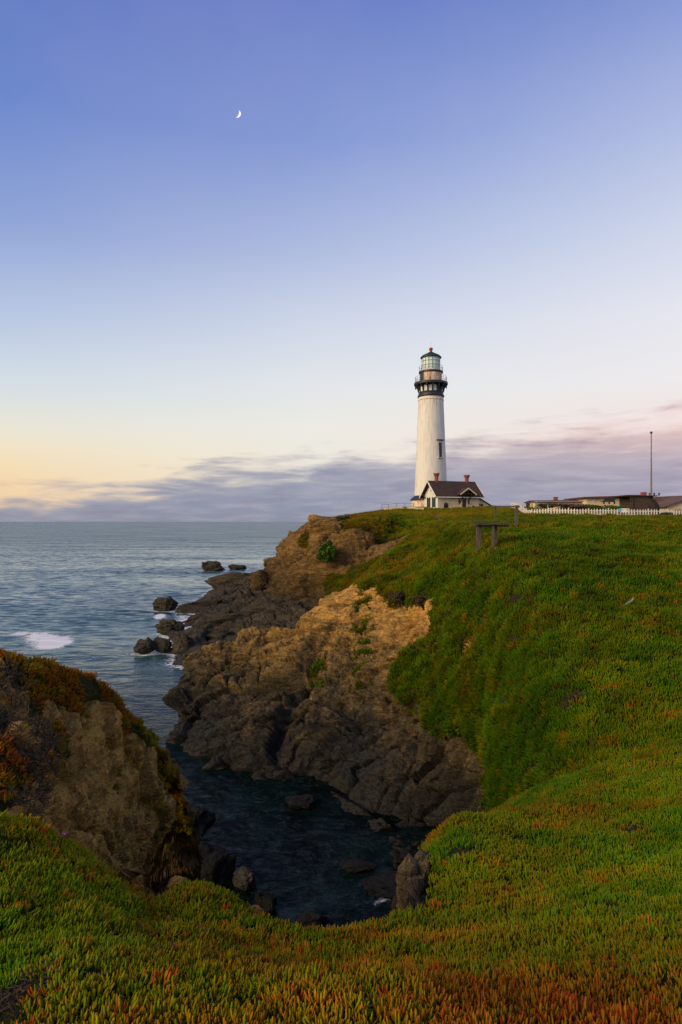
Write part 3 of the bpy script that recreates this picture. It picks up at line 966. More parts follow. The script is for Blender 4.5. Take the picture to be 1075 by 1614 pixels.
iy = np.clip(((gy - 10) / 0.5).astype(int), 0, 319)
inb = (gx > -45) & (gx < 25) & (gy > 10) & (gy < 170)
foam = np.where(inb, foam_cells[iy, ix], 0) * 0.58
foam *= np.where(gy < 45, 0.50, 1.0)
px, py = proj(g)
n1 = fbm(np.stack([gx * .5, gy * .22, gx * 0], -1), 4, 211)
surf = np.exp(-(((px - 74) / 46) ** 2 + ((py - 1012) / 15) ** 2) ** 1.1)
tail = np.exp(-(((px - 25) / 50) ** 2 + ((py - 998) / 6) ** 2))
foam = np.maximum(foam, surf * (1.05 + 0.9 * n1))
foam = np.maximum(foam, tail * (0.55 + 0.6 * n1))
for (fx, fy, rx, ry, a) in ((252, 972, 16, 7, .75), (262, 958, 10, 4, .6), (375, 935, 10, 4, .6), (300, 1052, 28, 6, .5), (410, 891, 28, 1.6, .5), (318, 930, 26, 3, .4),
                           (185, 1085, 40, 9, .32), (265, 1120, 10, 14, .4), (455, 1340, 60, 30, .28), (600, 1420, 30, 14, .45), (520, 1400, 40, 30, .30), (300, 1180, 12, 20, .35)):
    foam = np.maximum(foam, a * np.exp(-(((px - fx) / rx) ** 2 + ((py - fy) / ry) ** 2)) * (1 + .6 * n1))
me = mesh_from('sea', g.reshape(-1, 3), grid_faces(*gx.shape), [])
attr(me, 'foam', np.clip(foam, 0, 1))
m, t = mat('sea_water')
pos = t.new('ShaderNodeNewGeometry').outputs['Position']
x, y, z = t.sep(pos)
fo = t.new('ShaderNodeAttribute', attribute_name='foam').outputs['Fac']
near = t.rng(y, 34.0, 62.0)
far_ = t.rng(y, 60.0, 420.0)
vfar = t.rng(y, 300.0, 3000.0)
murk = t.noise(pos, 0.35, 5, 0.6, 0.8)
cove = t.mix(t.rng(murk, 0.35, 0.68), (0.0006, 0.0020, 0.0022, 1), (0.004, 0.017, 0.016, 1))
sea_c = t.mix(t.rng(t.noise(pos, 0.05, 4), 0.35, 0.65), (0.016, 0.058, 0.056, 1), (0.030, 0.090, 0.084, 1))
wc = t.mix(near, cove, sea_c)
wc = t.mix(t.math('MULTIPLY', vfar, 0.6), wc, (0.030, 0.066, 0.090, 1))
fn = t.math('ADD', t.math('MULTIPLY', t.noise(pos, 1.7, 6, 0.72, 1.0), 0.65), t.math('MULTIPLY', t.noise(pos, 6.0, 4, 0.7), 0.35))
swirl = t.noise(pos, 0.55, 6, 0.7, 2.6)
sw = t.math('MULTIPLY', t.rng(t.math('ABSOLUTE', t.math('SUBTRACT', swirl, 0.52)), 0.0, 0.012, 1.0, 0.0), t.rng(y, 30.0, 36.0, 0.14, 0.0))
wc = t.mix(sw, wc, (0.16, 0.26, 0.27, 1))
fm = t.rng(t.math('ADD', t.math('MULTIPLY', fo, 0.75), t.math('SUBTRACT', fn, 0.5)), 0.33, 0.50)
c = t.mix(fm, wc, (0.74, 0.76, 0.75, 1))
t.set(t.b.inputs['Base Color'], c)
t.set(t.b.inputs['Roughness'], t.math('ADD', t.math('MULTIPLY', fm, 0.6), t.math('ADD', 0.07, t.math('MULTIPLY', far_, 0.20))))
t.b.inputs['IOR'].default_value = 1.333
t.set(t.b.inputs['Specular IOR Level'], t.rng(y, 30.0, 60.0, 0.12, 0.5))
mp = t.new('ShaderNodeMapping')
mp.inputs['Scale'].default_value = (0.5, 1.0, 1.0)
mp.inputs['Rotation'].default_value = (0, 0, 0.25)
t.l.new(pos, mp.inputs[0])
w1 = t.noise(mp.outputs[0], 2.6, 4, 0.6, 0.5)
w2 = t.noise(mp.outputs[0], 0.55, 4, 0.6, 0.6)
w3 = t.noise(mp.outputs[0], 0.09, 4, 0.6, 0.4)
hh = t.math('ADD', t.math('MULTIPLY', w1, t.math('SUBTRACT', 0.09, t.math('MULTIPLY', far_, 0.06))),
            t.math('ADD', t.math('MULTIPLY', w2, t.math('ADD', 0.06, t.math('MULTIPLY', near, 0.75))), t.math('MULTIPLY', w3, t.math('MULTIPLY', near, 2.2))))
nb = bump(t, hh, 0.75, 1.0)
# open water: facets of the chop, most of them turned towards the shore the swell runs to
mq = t.new('ShaderNodeMapping')
mq.inputs['Scale'].default_value = (0.30, 0.85, 1.0)
t.l.new(pos, mq.inputs[0])
nz_ = t.new('ShaderNodeTexNoise')
t.l.new(mq.outputs[0], nz_.inputs['Vector'])
nz_.inputs['Scale'].default_value = 1.0
nz_.inputs['Detail'].default_value = 4
nz_.inputs['Roughness'].default_value = 0.62
cx_, cy_, cz_ = t.sep(nz_.outputs['Color'])
mr_ = t.new('ShaderNodeMapping')
mr_.inputs['Scale'].default_value = (0.012, 0.045, 1.0)
t.l.new(pos, mr_.inputs[0])
band = t.rng(t.noise(mr_.outputs[0], 1.0, 4, 0.6), 0.30, 0.70, 0.35, 1.5, smooth=False)
sy_ = t.math('MULTIPLY', t.math('ADD', 0.05, t.math('MULTIPLY', t.math('ABSOLUTE', t.math('SUBTRACT', cy_, 0.47)), 1.25)), band)
sx_ = t.math('MULTIPLY', t.math('SUBTRACT', cx_, 0.5), 0.8)
nv_ = t.vmath('NORMALIZE', t.comb(sx_, t.math('MULTIPLY', sy_, -1.0), 1.0))
nm_ = t.new('ShaderNodeMix', data_type='VECTOR')
t.set(nm_.inputs[0], t.rng(y, 38.0, 75.0))
t.l.new(nb, nm_.inputs[4])
t.l.new(nv_, nm_.inputs[5])
t.l.new(t.vmath('NORMALIZE', nm_.outputs[1]), t.b.inputs['Normal'])
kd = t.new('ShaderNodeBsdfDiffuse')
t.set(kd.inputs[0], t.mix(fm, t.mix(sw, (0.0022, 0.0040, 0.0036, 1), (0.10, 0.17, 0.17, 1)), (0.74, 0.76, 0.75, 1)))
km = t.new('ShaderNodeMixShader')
cove_dim = t.rng(t.noise(pos, 0.8, 6, 0.7, 1.5), 0.36, 0.60, 0.12, 0.72)  # mask of dark matte mix that paints out sky reflection in the cove
t.set(km.inputs[0], t.math('MULTIPLY', cove_dim, t.rng(y, 29.0, 40.0, 1.0, 0.0)))
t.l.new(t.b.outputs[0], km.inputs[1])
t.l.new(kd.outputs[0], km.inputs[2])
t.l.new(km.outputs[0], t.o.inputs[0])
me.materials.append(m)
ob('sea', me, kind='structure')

# ---------------------------------------------------------------- ice plant


def leaf_material(name, ramp_stops, rough=0.6):
    m, t = mat(name)
    hue = t.new('ShaderNodeAttribute', attribute_name='hue', attribute_type='INSTANCER').outputs['Fac']
    lt = t.new('ShaderNodeAttribute', attribute_name='tip').outputs['Fac']
    lr = t.new('ShaderNodeAttribute', attribute_name='leafrand').outputs['Fac']
    h = t.math('ADD', hue, t.math('MULTIPLY', t.math('SUBTRACT', lr, 0.5), 0.34))
    h = t.math('ADD', h, t.math('MULTIPLY', t.math('SUBTRACT', lt, 0.55), 0.20), clamp=True)
    c = t.ramp(h, ramp_stops)
    c = t.mix(t.rng(lr, 0.0, 1.0, 0.0, 0.45), c, t.mix(0.5, c, (0.0, 0.0, 0.0, 1)))
    ton = t.new('ShaderNodeAttribute', attribute_name='tone', attribute_type='INSTANCER').outputs['Fac']
    c = t.mix(1.0, c, t.comb(ton, ton, ton), 'MULTIPLY')
    t.set(t.b.inputs['Base Color'], c)
    t.b.inputs['Roughness'].default_value = rough
    t.b.inputs['Specular IOR Level'].default_value = 0.07
    tr = t.new('ShaderNodeBsdfTranslucent')
    t.set(tr.inputs[0], c)
    ms = t.new('ShaderNodeMixShader')
    ms.inputs[0].default_value = 0.22
    t.l.new(t.b.outputs[0], ms.inputs[1])
    t.l.new(tr.outputs[0], ms.inputs[2])
    t.l.new(ms.outputs[0], t.o.inputs[0])
    return m


M_ICE = leaf_material('ice_plant_leaf', [(0.0, (0.062, 0.185, 0.004, 1)), (0.25, (0.150, 0.235, 0.004, 1)), (0.45, (0.260, 0.230, 0.005, 1)),
                                         (0.62, (0.40, 0.205, 0.007, 1)), (0.80, (0.52, 0.150, 0.010, 1)), (1.0, (0.46, 0.080, 0.016, 1))])
M_TWIG = plain('dead_stems', (0.060, 0.040, 0.022, 1), 0.95, 0.5, 30, 0.0)


def clump_mesh(name, nleaf, length, width, spread, rings, seed, material, tilt=0.75):
    r = np.random.default_rng(seed)
    V, Fc, T, LR = [], [], [], []
    prof = {5: ((0, .55), (.3, .95), (.65, 1.0), (.9, .62), (1, .06)), 3: ((0, .6), (.6, 1.0), (1, .08))}[rings]
    for k in range(nleaf):
        a = r.uniform(0, 2 * math.pi)
        rad = spread * math.sqrt(r.uniform(0, 1))
        base = np.array([rad * math.cos(a), rad * math.sin(a), r.uniform(-0.35, 0.15) * length])
        a2 = a + r.uniform(-1.2, 1.2)
        th = r.uniform(0.05, tilt) * (0.4 + 0.8 * rad / spread)
        d = np.array([math.sin(th) * math.cos(a2), math.sin(th) * math.sin(a2), math.cos(th)])
        s = np.cross(d, [0.3, 0.2, 1.0]); s /= np.linalg.norm(s)
        u = np.cross(s, d)
        L = length * r.uniform(0.65, 1.2)
        wd = width * r.uniform(0.8, 1.2)
        rot = r.uniform(0, 2.1)
        lr = r.uniform()
        k0 = len(V)
        for (tt, pr) in prof:
            cpos = base + d * L * tt + np.array([-d[0], -d[1], 0.35]) * (L * 0.22 * tt * tt)
            for i in range(3):
                an = rot + i * 2 * math.pi / 3
                V.append(cpos + (s * math.cos(an) + u * math.sin(an)) * wd * 0.5 * pr)
                T.append(tt)
                LR.append(lr)
        for j in range(len(prof) - 1):
            for i in range(3):
                i2 = (i + 1) % 3
                Fc.append((k0 + j * 3 + i, k0 + j * 3 + i2, k0 + j * 3 + 3 + i2, k0 + j * 3 + 3 + i))
    me = mesh_from(name, np.array(V), np.array(Fc), [material], smooth=True)
    attr(me, 'tip', T)
    attr(me, 'leafrand', LR)
    return me


def twig_mesh(name, seed):
    r = np.random.default_rng(seed)
    b = MB()
    for k in range(16):
        a = r.uniform(0, 6.28)
        p = Vector((r.uniform(-.05, .05), r.uniform(-.05, .05), r.uniform(-.02, .01)))
        pts = [p]
        d = Vector((math.cos(a), math.sin(a), r.uniform(0, .8)))
        for j in range(3):
            p = p + d * r.uniform(.02, .045)
            d = d + Vector((r.uniform(-.7, .7), r.uniform(-.7, .7), r.uniform(-.6, .3)))
            d.normalize()
            pts.append(p)
        b.tube(pts, r.uniform(.0018, .004), 3)
    return b.mesh(name, M_TWIG)


def src(me):
    return bpy.data.objects.new(me.name, me)      # source for the instances, not placed in the scene itself


NEAR = [src(clump_mesh('ice_plant_clump', 18, 0.041, 0.0102, 0.050, 5, 300 + i, M_ICE, 1.35)) for i in range(6)]
MIDL = [src(clump_mesh('ice_plant_tuft', 15, 0.085, 0.021, 0.085, 3, 320 + i, M_ICE, 0.95)) for i in range(5)]
TWIG = [src(twig_mesh('dead_stem_clump', 340 + i)) for i in range(4)]


def scatter(name, pts, nrm, scale, hue, sources, label, cat, seed, lean=0.6, tone=1.0):
    """one object whose geometry nodes place the clumps at given points"""
    r = np.random.default_rng(seed)
    n = len(pts)
    me = bpy.data.meshes.new(name)
    me.vertices.add(n)
    me.vertices.foreach_set('co', pts.astype(np.float32).ravel())
    up = nrm * lean + np.array([0, 0, 1.0]) * (1 - lean)
    up /= np.linalg.norm(up, axis=1, keepdims=True)
    at = me.attributes.new('up', 'FLOAT_VECTOR', 'POINT')
    at.data.foreach_set('vector', up.astype(np.float32).ravel())
    attr(me, 'spin', r.uniform(0, 6.283, n))
    attr(me, 'size', scale)
    attr(me, 'hue', hue)
    attr(me, 'tone', np.clip(tone + 0.42 * fbm(pts / 0.55, 3, seed + 60) + 0.35 * fbm(pts / 2.4, 3, seed + 70) + r.normal(0, .10, n), .45, 1.5))
    iv = me.attributes.new('pick', 'INT', 'POINT')
    iv.data.foreach_set('value', r.integers(0, len(sources), n).astype(np.int32))
    o = ob(name, me, None, label, cat, None, 'stuff')
    ng = bpy.data.node_groups.new(name, 'GeometryNodeTree')
    ng.interface.new_socket('Geometry', in_out='INPUT', socket_type='NodeSocketGeometry')
    ng.interface.new_socket('Geometry', in_out='OUTPUT', socket_type='NodeSocketGeometry')
    t = NT(ng)
    gi, go = t.new('NodeGroupInput'), t.new('NodeGroupOutput')
    iop = t.new('GeometryNodeInstanceOnPoints')
    jg = t.new('GeometryNodeJoinGeometry')
    for s in sources:
        oi = t.new('GeometryNodeObjectInfo')
        oi.inputs['Object'].default_value = s
        oi.inputs['As Instance'].default_value = True
        t.l.new(oi.outputs['Geometry'], jg.inputs[0])

    def named(nm, typ):
        nd = t.new('GeometryNodeInputNamedAttribute', data_type=typ)
        nd.inputs[0].default_value = nm
        return nd.outputs[0]
    al = t.new('FunctionNodeAlignRotationToVector', axis='Z')
    t.l.new(named('up', 'FLOAT_VECTOR'), al.inputs['Vector'])
    rr_ = t.new('FunctionNodeRotateRotation', rotation_space='LOCAL')
    t.l.new(al.outputs[0], rr_.inputs[0])
    e2r = t.new('FunctionNodeEulerToRotation')
    t.l.new(t.comb(0.0, 0.0, named('spin', 'FLOAT')), e2r.inputs[0])
    t.l.new(e2r.outputs[0], rr_.inputs[1])
    t.l.new(gi.outputs[0], iop.inputs['Points'])
    t.l.new(jg.outputs[0], iop.inputs['Instance'])
    iop.inputs['Pick Instance'].default_value = True
    t.l.new(named('pick', 'INT'), iop.inputs['Instance Index'])
    t.l.new(rr_.outputs[0], iop.inputs['Rotation'])
    t.l.new(named('size', 'FLOAT'), iop.inputs['Scale'])
    t.l.new(iop.outputs[0], go.inputs[0])
    md = o.modifiers.new('scatter', 'NODES')
    md.node_group = ng
    return o


def sample(nm, dens_fn, seed):
    """random points on a landform; dens_fn(face centres, veg, normal) -> points per square metre"""
    T = TERR[nm]
    g, veg = T['g'], T['veg']
    a, b, c, d = g[:-1, :-1], g[:-1, 1:], g[1:, 1:], g[1:, :-1]
    nn = np.cross(c - a, d - b)
    ar = 0.5 * np.linalg.norm(nn, axis=2)
    nn = nn / np.maximum(2 * ar[..., None], 1e-9)
    fc = (a + b + c + d) / 4
    vf = (veg[:-1, :-1] + veg[1:, 1:] + veg[:-1, 1:] + veg[1:, :-1]) / 4
    lam = (ar * dens_fn(fc, vf, nn)).ravel()
    r = np.random.default_rng(seed)
    cnt = r.poisson(lam)
    f = np.repeat(np.arange(len(lam)), cnt)
    u, v = r.uniform(size=(2, len(f), 1))
    A, Bq, C, D = (q.reshape(-1, 3)[f] for q in (a, b, c, d))
    p = (A * (1 - u) + Bq * u) * (1 - v) + (D * (1 - u) + C * u) * v
    return p, nn.reshape(-1, 3)[f]


def hue_field(p, seed, base, amp):
    r = np.random.default_rng(seed)
    z3 = p * np.array([1, 1, 1.0])
    h = base + amp * (0.9 * fbm(z3 / 2.2, 3, seed) + 0.8 * fbm(z3 / 0.45, 3, seed + 5))
    h = h + np.where(r.uniform(size=len(p)) < 0.035, r.uniform(0.25, 0.6, len(p)), 0) + r.normal(0, 0.05, len(p))
    return h


# foreground
p, n = sample('foreground_slope', lambda c, v, n: np.where((v > 0.5) & (c[..., 1] > 0.9) & (np.abs(c[..., 0]) < 1.1 + 0.72 * c[..., 1]),
                                                          np.clip(620 * (2.4 / np.maximum(c[..., 1], 2.4)) ** 1.05, 120, 620), 0), 401)
sparse = fbm(p / 0.35, 3, 405)
keep = sparse > -0.52
gap_p, gap_n = p[~keep], n[~keep]
p, n = p[keep], n[keep]
warm = 0.13 * np.exp(-((p[:, 0] + 0.1) / 0.9) ** 2) * sstep(4.6, 2.6, p[:, 1]) + 0.08 * sstep(5.0, 2.5, p[:, 1]) + 0.10 * np.exp(-((p[:, 0] - 1.0) / 0.8) ** 2) * sstep(4, 2.4, p[:, 1])
hue = hue_field(p, 411, 0.22, 0.34) + warm + 0.20 * fbm(p / 1.3, 2, 419)
size = np.clip(1.0 + 0.30 * fbm(p / 0.3, 2, 415) + np.random.default_rng(3).normal(0, .2, len(p)), .5, 1.6) * np.clip(0.80 * (p[:, 1] / 2.4) ** 0.50, 0.74, 1.65)
scatter('ice_plant', p, n, size, hue, NEAR, 'carpet of green and orange ice plant in the foreground around the cove rim', 'ice plant', 1, 0.6, 1.05 - 0.10 * sstep(5, 9, p[:, 1]))
rr2 = np.random.default_rng(8)
k = rr2.uniform(size=len(gap_p)) < 0.5
scatter('dead_stems', gap_p[k], gap_n[k], rr2.uniform(.4, .75, k.sum()), np.zeros(k.sum()), TWIG, 'grey dead stems showing in gaps of the foreground ice plant', 'dead stems', 2, 0.9)

# bluff
p, n = sample('rocky_bluff', lambda c, v, n: np.where((v > 0.5) & (c[..., 1] > 4.5), 170.0, np.where((c[..., 2] > 6.5), 5.0, 0.0)), 421)
k = (fbm(p / 0.4, 3, 425) > -0.25)
p, n = p[k], n[k]
hue = hue_field(p, 427, 0.60, 0.34) + 0.16 * sstep(8.5, 10.5, p[:, 2])
scatter('ice_plant', p, n, np.random.default_rng(4).uniform(1.0, 1.7, len(p)), hue, NEAR, 'red and orange ice plant fringing the top of the left bluff', 'ice plant', 3, 0.75)
DEADZ = [(-300, 1040), (0, 1055), (45, 1080), (75, 1110), (85, 1160), (70, 1230), (40, 1290), (-300, 1300)]


def dead_d(c, v, n):
    px, py = proj(c)
    j = fbm(c * 1.5, 3, 431) * 22
    return np.where(inpoly(px + j, py - j, DEADZ) & (v < 0.5), 80.0, 0.0)


p, n = sample('rocky_bluff', dead_d, 433)
scatter('dead_stems', p, n, np.random.default_rng(5).uniform(1.0, 1.8, len(p)), np.zeros(len(p)), TWIG, 'dark mat of dead stems hanging on the near face of the left bluff', 'dead stems', 4, 0.9)

# hillside above the cove
p, n = sample('cove_cliff', lambda c, v, n: np.where((v > 0.5) & (c[..., 0] < 2.5 + 0.66 * c[..., 1]), np.clip(75 * (14 / np.maximum(c[..., 1], 14)) ** 1.35, 7, 75), 0.0), 441)
k = fbm(p / 0.9, 3, 445) > -0.56
gap_p, gap_n = p[~k], n[~k]
p, n = p[k], n[k]
dist = p[:, 1]
px, py = proj(p)
hue = hue_field(p, 447, 0.17, 0.27) + 0.16 * fbm(p / 6.0, 3, 449) + 0.10 * np.exp(-((px - 620) / 70) ** 2) * sstep(1000, 900, py)
hue += 0.10 * sstep(22, 55, dist)
size = np.random.default_rng(6).uniform(0.75, 1.3, len(p)) * np.minimum((np.maximum(dist, 12) / 12) ** 0.62 * 1.15, 2.3)
scatter('ice_plant', p, n, size, hue, MIDL, 'green ice plant covering the hillside above the cove cliff', 'ice plant', 5, 0.7, 0.66 + 0.20 * sstep(20, 11, dist))
kk = gap_p[:, 1] < 45
scatter('dead_stems', gap_p[kk], gap_n[kk], np.random.default_rng(12).uniform(1.2, 2.2, kk.sum()), np.zeros(kk.sum()), TWIG, 'grey dead stems in small gaps of the hillside ice plant', 'dead stems', 7, 0.9)
# straggling growth that hangs over the cliff edge
T = TERR['cove_cliff']
T['edge'] = smooth2(T['veg'], 22)
keepv = T['veg']
T['veg'] = np.where(keepv < 0.3, T['edge'], 0.0)
p, n = sample('cove_cliff', lambda c, v, n: np.where((v > 0.04) & (c[..., 1] < 48) & (c[..., 2] > 2.2), 110.0 * v, 0.0), 471)
T['veg'] = keepv
k = fbm(p / 0.7, 3, 473) > 0.05
p, n = p[k], n[k]
scatter('ice_plant', p, n, np.random.default_rng(15).uniform(0.9, 2.0, len(p)), hue_field(p, 475, 0.34, 0.25), MIDL, 'straggling brown and green plants hanging over the ochre cliff edge', 'ice plant', 8, 0.8, 0.62)
# far headland
p, n = sample('lighthouse_headland', lambda c, v, n: np.where((v > 0.5) & (c[..., 0] < 2.5 + 0.62 * c[..., 1]) & (c[..., 1] < 190), np.clip(7.5 * (80 / np.maximum(c[..., 1], 60)) ** 2, 0.8, 8), 0.0), 451)
dist = p[:, 1]
px, py = proj(p)
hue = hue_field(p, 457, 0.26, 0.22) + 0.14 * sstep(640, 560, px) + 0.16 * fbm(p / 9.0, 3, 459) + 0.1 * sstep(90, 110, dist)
size = np.random.default_rng(9).uniform(0.7, 1.3, len(p)) * np.minimum((dist / 12) ** 0.62, 2.6)
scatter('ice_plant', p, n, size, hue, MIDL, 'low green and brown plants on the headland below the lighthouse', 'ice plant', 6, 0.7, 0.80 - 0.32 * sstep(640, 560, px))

# ---------------------------------------------------------------- things


def ground(px, py, names=('cove_cliff', 'foreground_slope', 'rocky_bluff', 'lighthouse_headland')):
    """nearest terrain point seen at a photograph pixel"""
    best = None
    for nm in names:
        q = TERR[nm]['g'].reshape(-1, 3)
        q = q[q[:, 1] > 1.0]
        x, y = proj(q)
        dd = np.hypot(x - px, y - py)
        k = dd < max(1.6, dd.min() * 1.02)
        c = q[k]
        c = c[np.argmin(c[:, 1])]
        if (dd.min() < 8 or len(names) == 1) and (best is None or c[1] < best[1]):
            best = c
    return best


def ground_z(x, y):
    z = -9
    for nm in ('cove_cliff', 'lighthouse_headland', 'foreground_slope'):
        q = TERR[nm]['g'].reshape(-1, 3)
        dd = (q[:, 0] - x) ** 2 + (q[:, 1] - y) ** 2
        i = np.argmin(dd)
        if dd[i] < 9:
            z = max(z, q[i, 2])
    return z


def tower_paint():
    m, t = mat('tower_white_paint')
    pos = t.new('ShaderNodeTexCoord').outputs['Object']
    mp = t.new('ShaderNodeMapping')
    mp.inputs['Scale'].default_value = (2.2, 2.2, 0.16)
    t.l.new(pos, mp.inputs[0])
    st = t.noise(mp.outputs[0], 1.5, 6, 0.7)
    n1 = t.noise(pos, 0.9, 6, 0.65)
    x, y, z = t.sep(pos)
    c = t.mix(t.rng(st, 0.42, 0.72), (0.74, 0.72, 0.64, 1), (0.58, 0.55, 0.44, 1))
    c = t.mix(t.rng(n1, 0.56, 0.72, 0, 0.5), c, (0.48, 0.46, 0.36, 1))
    # rust running from the gallery and under the window
    rst = t.math('MULTIPLY', t.rng(st, 0.50, 0.66), t.rng(z, 20.0, 24.2))
    c = t.mix(t.math('MULTIPLY', rst, 0.75), c, (0.34, 0.16, 0.07, 1))
    brick = t.new('ShaderNodeTexBrick')
    t.set(t.b.inputs['Base Color'], c)
    t.n.remove(brick)
    t.b.inputs['Roughness'].default_value = 0.75
    t.l.new(bump(t, t.noise(pos, 6.0, 4, 0.6), 0.25, 0.05), t.b.inputs['Normal'])
    return m


M_TOWER = tower_paint()
M_WHITE = plain('white_paint', (0.70, 0.68, 0.61, 1), 0.7, 0.12, 1.2, 0.1, 9, dirt=((0.40, 0.36, 0.28, 1), 0.60, 0.78, 2.5))
M_CREAM = plain('cream_render', (0.74, 0.58, 0.34, 1), 0.8, 0.15, 0.9, 0.1, 9, dirt=((0.42, 0.34, 0.22, 1), 0.58, 0.78, 1.8))
M_DARK = plain('dark_iron', (0.020, 0.024, 0.028, 1), 0.5, 0.3, 4, 0.1, 12, dirt=((0.12, 0.05, 0.025, 1), 0.66, 0.80, 3.0))
M_RUST = plain('rust_stained_paint', (0.68, 0.60, 0.46, 1), 0.75, 0.15, 1.5, 0.1, 10, grain=(1.6, 1.6, 0.5), dirt=((0.55, 0.20, 0.035, 1), 0.46, 0.60, 1.1))
M_GREENIRON = plain('green_black_iron', (0.016, 0.035, 0.024, 1), 0.45, 0.3, 3, 0.1)
M_REDPAINT = plain('oxide_red_paint', (0.26, 0.042, 0.024, 1), 0.6, 0.25, 2, 0.1)
M_BRICK = plain('red_brick_paint', (0.27, 0.060, 0.034, 1), 0.8, 0.35, 4, 0.3, 14)
M_ROOF = plain('brown_shingle', (0.052, 0.029, 0.022, 1), 0.95, 0.4, 1.6, 0.4, 16, grain=(0.4, 1.5, 3.0))
M_ROOF2 = plain('brown_flat_roof', (0.13, 0.070, 0.046, 1), 0.85, 0.3, 0.8, 0.3, 10)
M_REDROOF = plain('red_brown_roof_edge', (0.17, 0.040, 0.028, 1), 0.75, 0.3, 1, 0.2)
M_WOOD = plain('grey_weathered_wood', (0.080, 0.058, 0.040, 1), 0.9, 0.45, 2.0, 0.5, 8, grain=(1.2, 8.0, 8.0))
M_WOODV = plain('grey_weathered_post', (0.105, 0.080, 0.060, 1), 0.9, 0.45, 2.0, 0.5, 8, grain=(9.0, 9.0, 1.0))
M_TIMBER = plain('dark_brown_timber', (0.070, 0.044, 0.028, 1), 0.9, 0.45, 1.5, 0.4, 9, grain=(0.7, 5, 5))
M_SHUT = plain('green_shutter_paint', (0.012, 0.030, 0.020, 1), 0.5, 0.2, 3, 0.1)
M_BLACKGLASS = plain('dark_window_glass', (0.010, 0.012, 0.014, 1), 0.12, 0.1, 3, 0.0)
M_PICKET = plain('picket_white_paint', (0.66, 0.62, 0.54, 1), 0.75, 0.2, 4, 0.1, dirt=((0.36, 0.30, 0.22, 1), 0.55, 0.75, 5))
M_RAIL = plain('thin_grey_rail', (0.22, 0.20, 0.18, 1), 0.6, 0.2, 4, 0.0, metal=0.3)
M_PALEWOOD = plain('pale_bare_board', (0.28, 0.24, 0.17, 1), 0.9, 0.35, 3, 0.3, grain=(1, 6, 6))
M_BLUE = plain('blue_sign_paint', (0.10, 0.42, 0.52, 1), 0.5, 0.1)
M_POLE = plain('flagpole_paint', (0.20, 0.17, 0.14, 1), 0.5, 0.2, 2)

mg, t = mat('lantern_glass')
t.b.inputs['Base Color'].default_value = (0.70, 0.86, 0.80, 1)
t.b.inputs['Roughness'].default_value = 0.2
t.b.inputs['Transmission Weight'].default_value = 0.12
t.b.inputs['IOR'].default_value = 1.1
M_GLASS = mg

# --- lighthouse
D = 142.0
k_ = D / F
LX, LZ = (679.2 - CX) * k_, 15.2


def hz(py):
    return EYE + (HY - py) * k_ - LZ


lh = empty('lighthouse', (LX, D, LZ), 'tall white lighthouse tower with black gallery and glazed lantern on the headland', 'lighthouse')
b = MB().lathe([(r_, z_) for r_, z_ in [(3.86, 0.0)] + [(3.80 - (3.80 - 2.77) * (q / 24.0) ** 0.92, 24.55 * q / 24.0) for q in range(0, 25)]], 64)
tw = b.build('tower', M_TOWER, lh, True)
# round plinth with a dark sloping cap
b = MB().lathe([(4.35, -1.5), (4.35, 1.55)], 48)
pl = b.build('plinth', M_RUST, lh, True)
MB().lathe([(4.36, 1.50), (4.62, 1.52), (4.62, 1.75), (3.72, 2.55), (3.66, 2.55)], 48).build('plinth_cap', M_DARK, pl)
zb0, zb1 = hz(627), hz(619)
MB().lathe([(2.80, zb0 - 0.75), (2.88, zb0 - 0.70), (2.88, zb0 - 0.55), (2.80, zb0 - 0.5)], 64).build('string_course', M_RUST, lh, True)
MB().lathe([(2.72, zb0), (2.95, zb0 + .05), (2.98, zb0 + .35), (2.80, zb0 + .6), (2.78, zb1), (2.5, zb1)], 64).build('belt_band', M_DARK, lh, True)
zg0, zg1 = hz(608), hz(604)
MB().lathe([(2.62, zb1 - .2), (2.62, zg0 + .3)], 64).build('watch_room_wall', M_DARK, lh, True)
nwin = 16
for i in range(nwin):
    a = 2 * math.pi * (i + 0.5) / nwin
    if i in (13,):
        continue
    a0, a1 = a - 0.135, a + 0.135
    MB().lathe([(2.62, zb1 + .05), (2.68, zb1 + .05), (2.68, zg0 - .25), (2.62, zg0 - .25)], 4, a0, a1).build('watch_room_panel', M_WHITE, lh)
for i in range(nwin):
    a = 2 * math.pi * i / nwin
    ca, sa = math.cos(a), math.sin(a)
    d2 = Vector((-sa, ca, 0)) * 0.09
    q = [Vector((ca * r_, sa * r_, z_)) - d2 for r_, z_ in ((2.70, zb1 - .1), (2.95, zb1 + .2), (3.1, zg0 - .65), (3.62, zg0 - .15), (3.62, zg0 + .05), (2.70, zg0 + .05))]
    MB().prism(q, d2 * 2).build('bracket', M_DARK, lh)
    MB().lathe([(0.0, zg0 - .75), (.09, zg0 - .6), (.09, zg0 - .2), (0, zg0 - .1)], 6, c=(ca * 3.5, sa * 3.5)).build('bracket_drop', M_DARK, lh)
MB().lathe([(2.5, zg0), (3.62, zg0), (3.76, zg0 + .12), (3.76, zg1), (3.6, zg1 + .06), (2.4, zg1 + .06)], 64).build('gallery_deck', M_DARK, lh)


def railing(r_, z0, h, nposts, nbars, name):
    ro = ob(name, None, lh)
    for j in range(nbars):
        zz = z0 + h * (j + 1) / nbars
        pts = [(r_ * math.cos(2 * math.pi * i / 48), r_ * math.sin(2 * math.pi * i / 48), zz) for i in range(49)]
        MB().tube(pts, 0.022, 5).build('rail', M_RAIL, ro)
    pm = MB().tube([(0, 0, 0), (0, 0, h)], 0.035, 6).mesh('rail_post', M_RAIL)
    for i in range(nposts):
        a = 2 * math.pi * (i + .3) / nposts
        o = ob('rail_post', pm, ro)
        o.location = (r_ * math.cos(a), r_ * math.sin(a), z0)


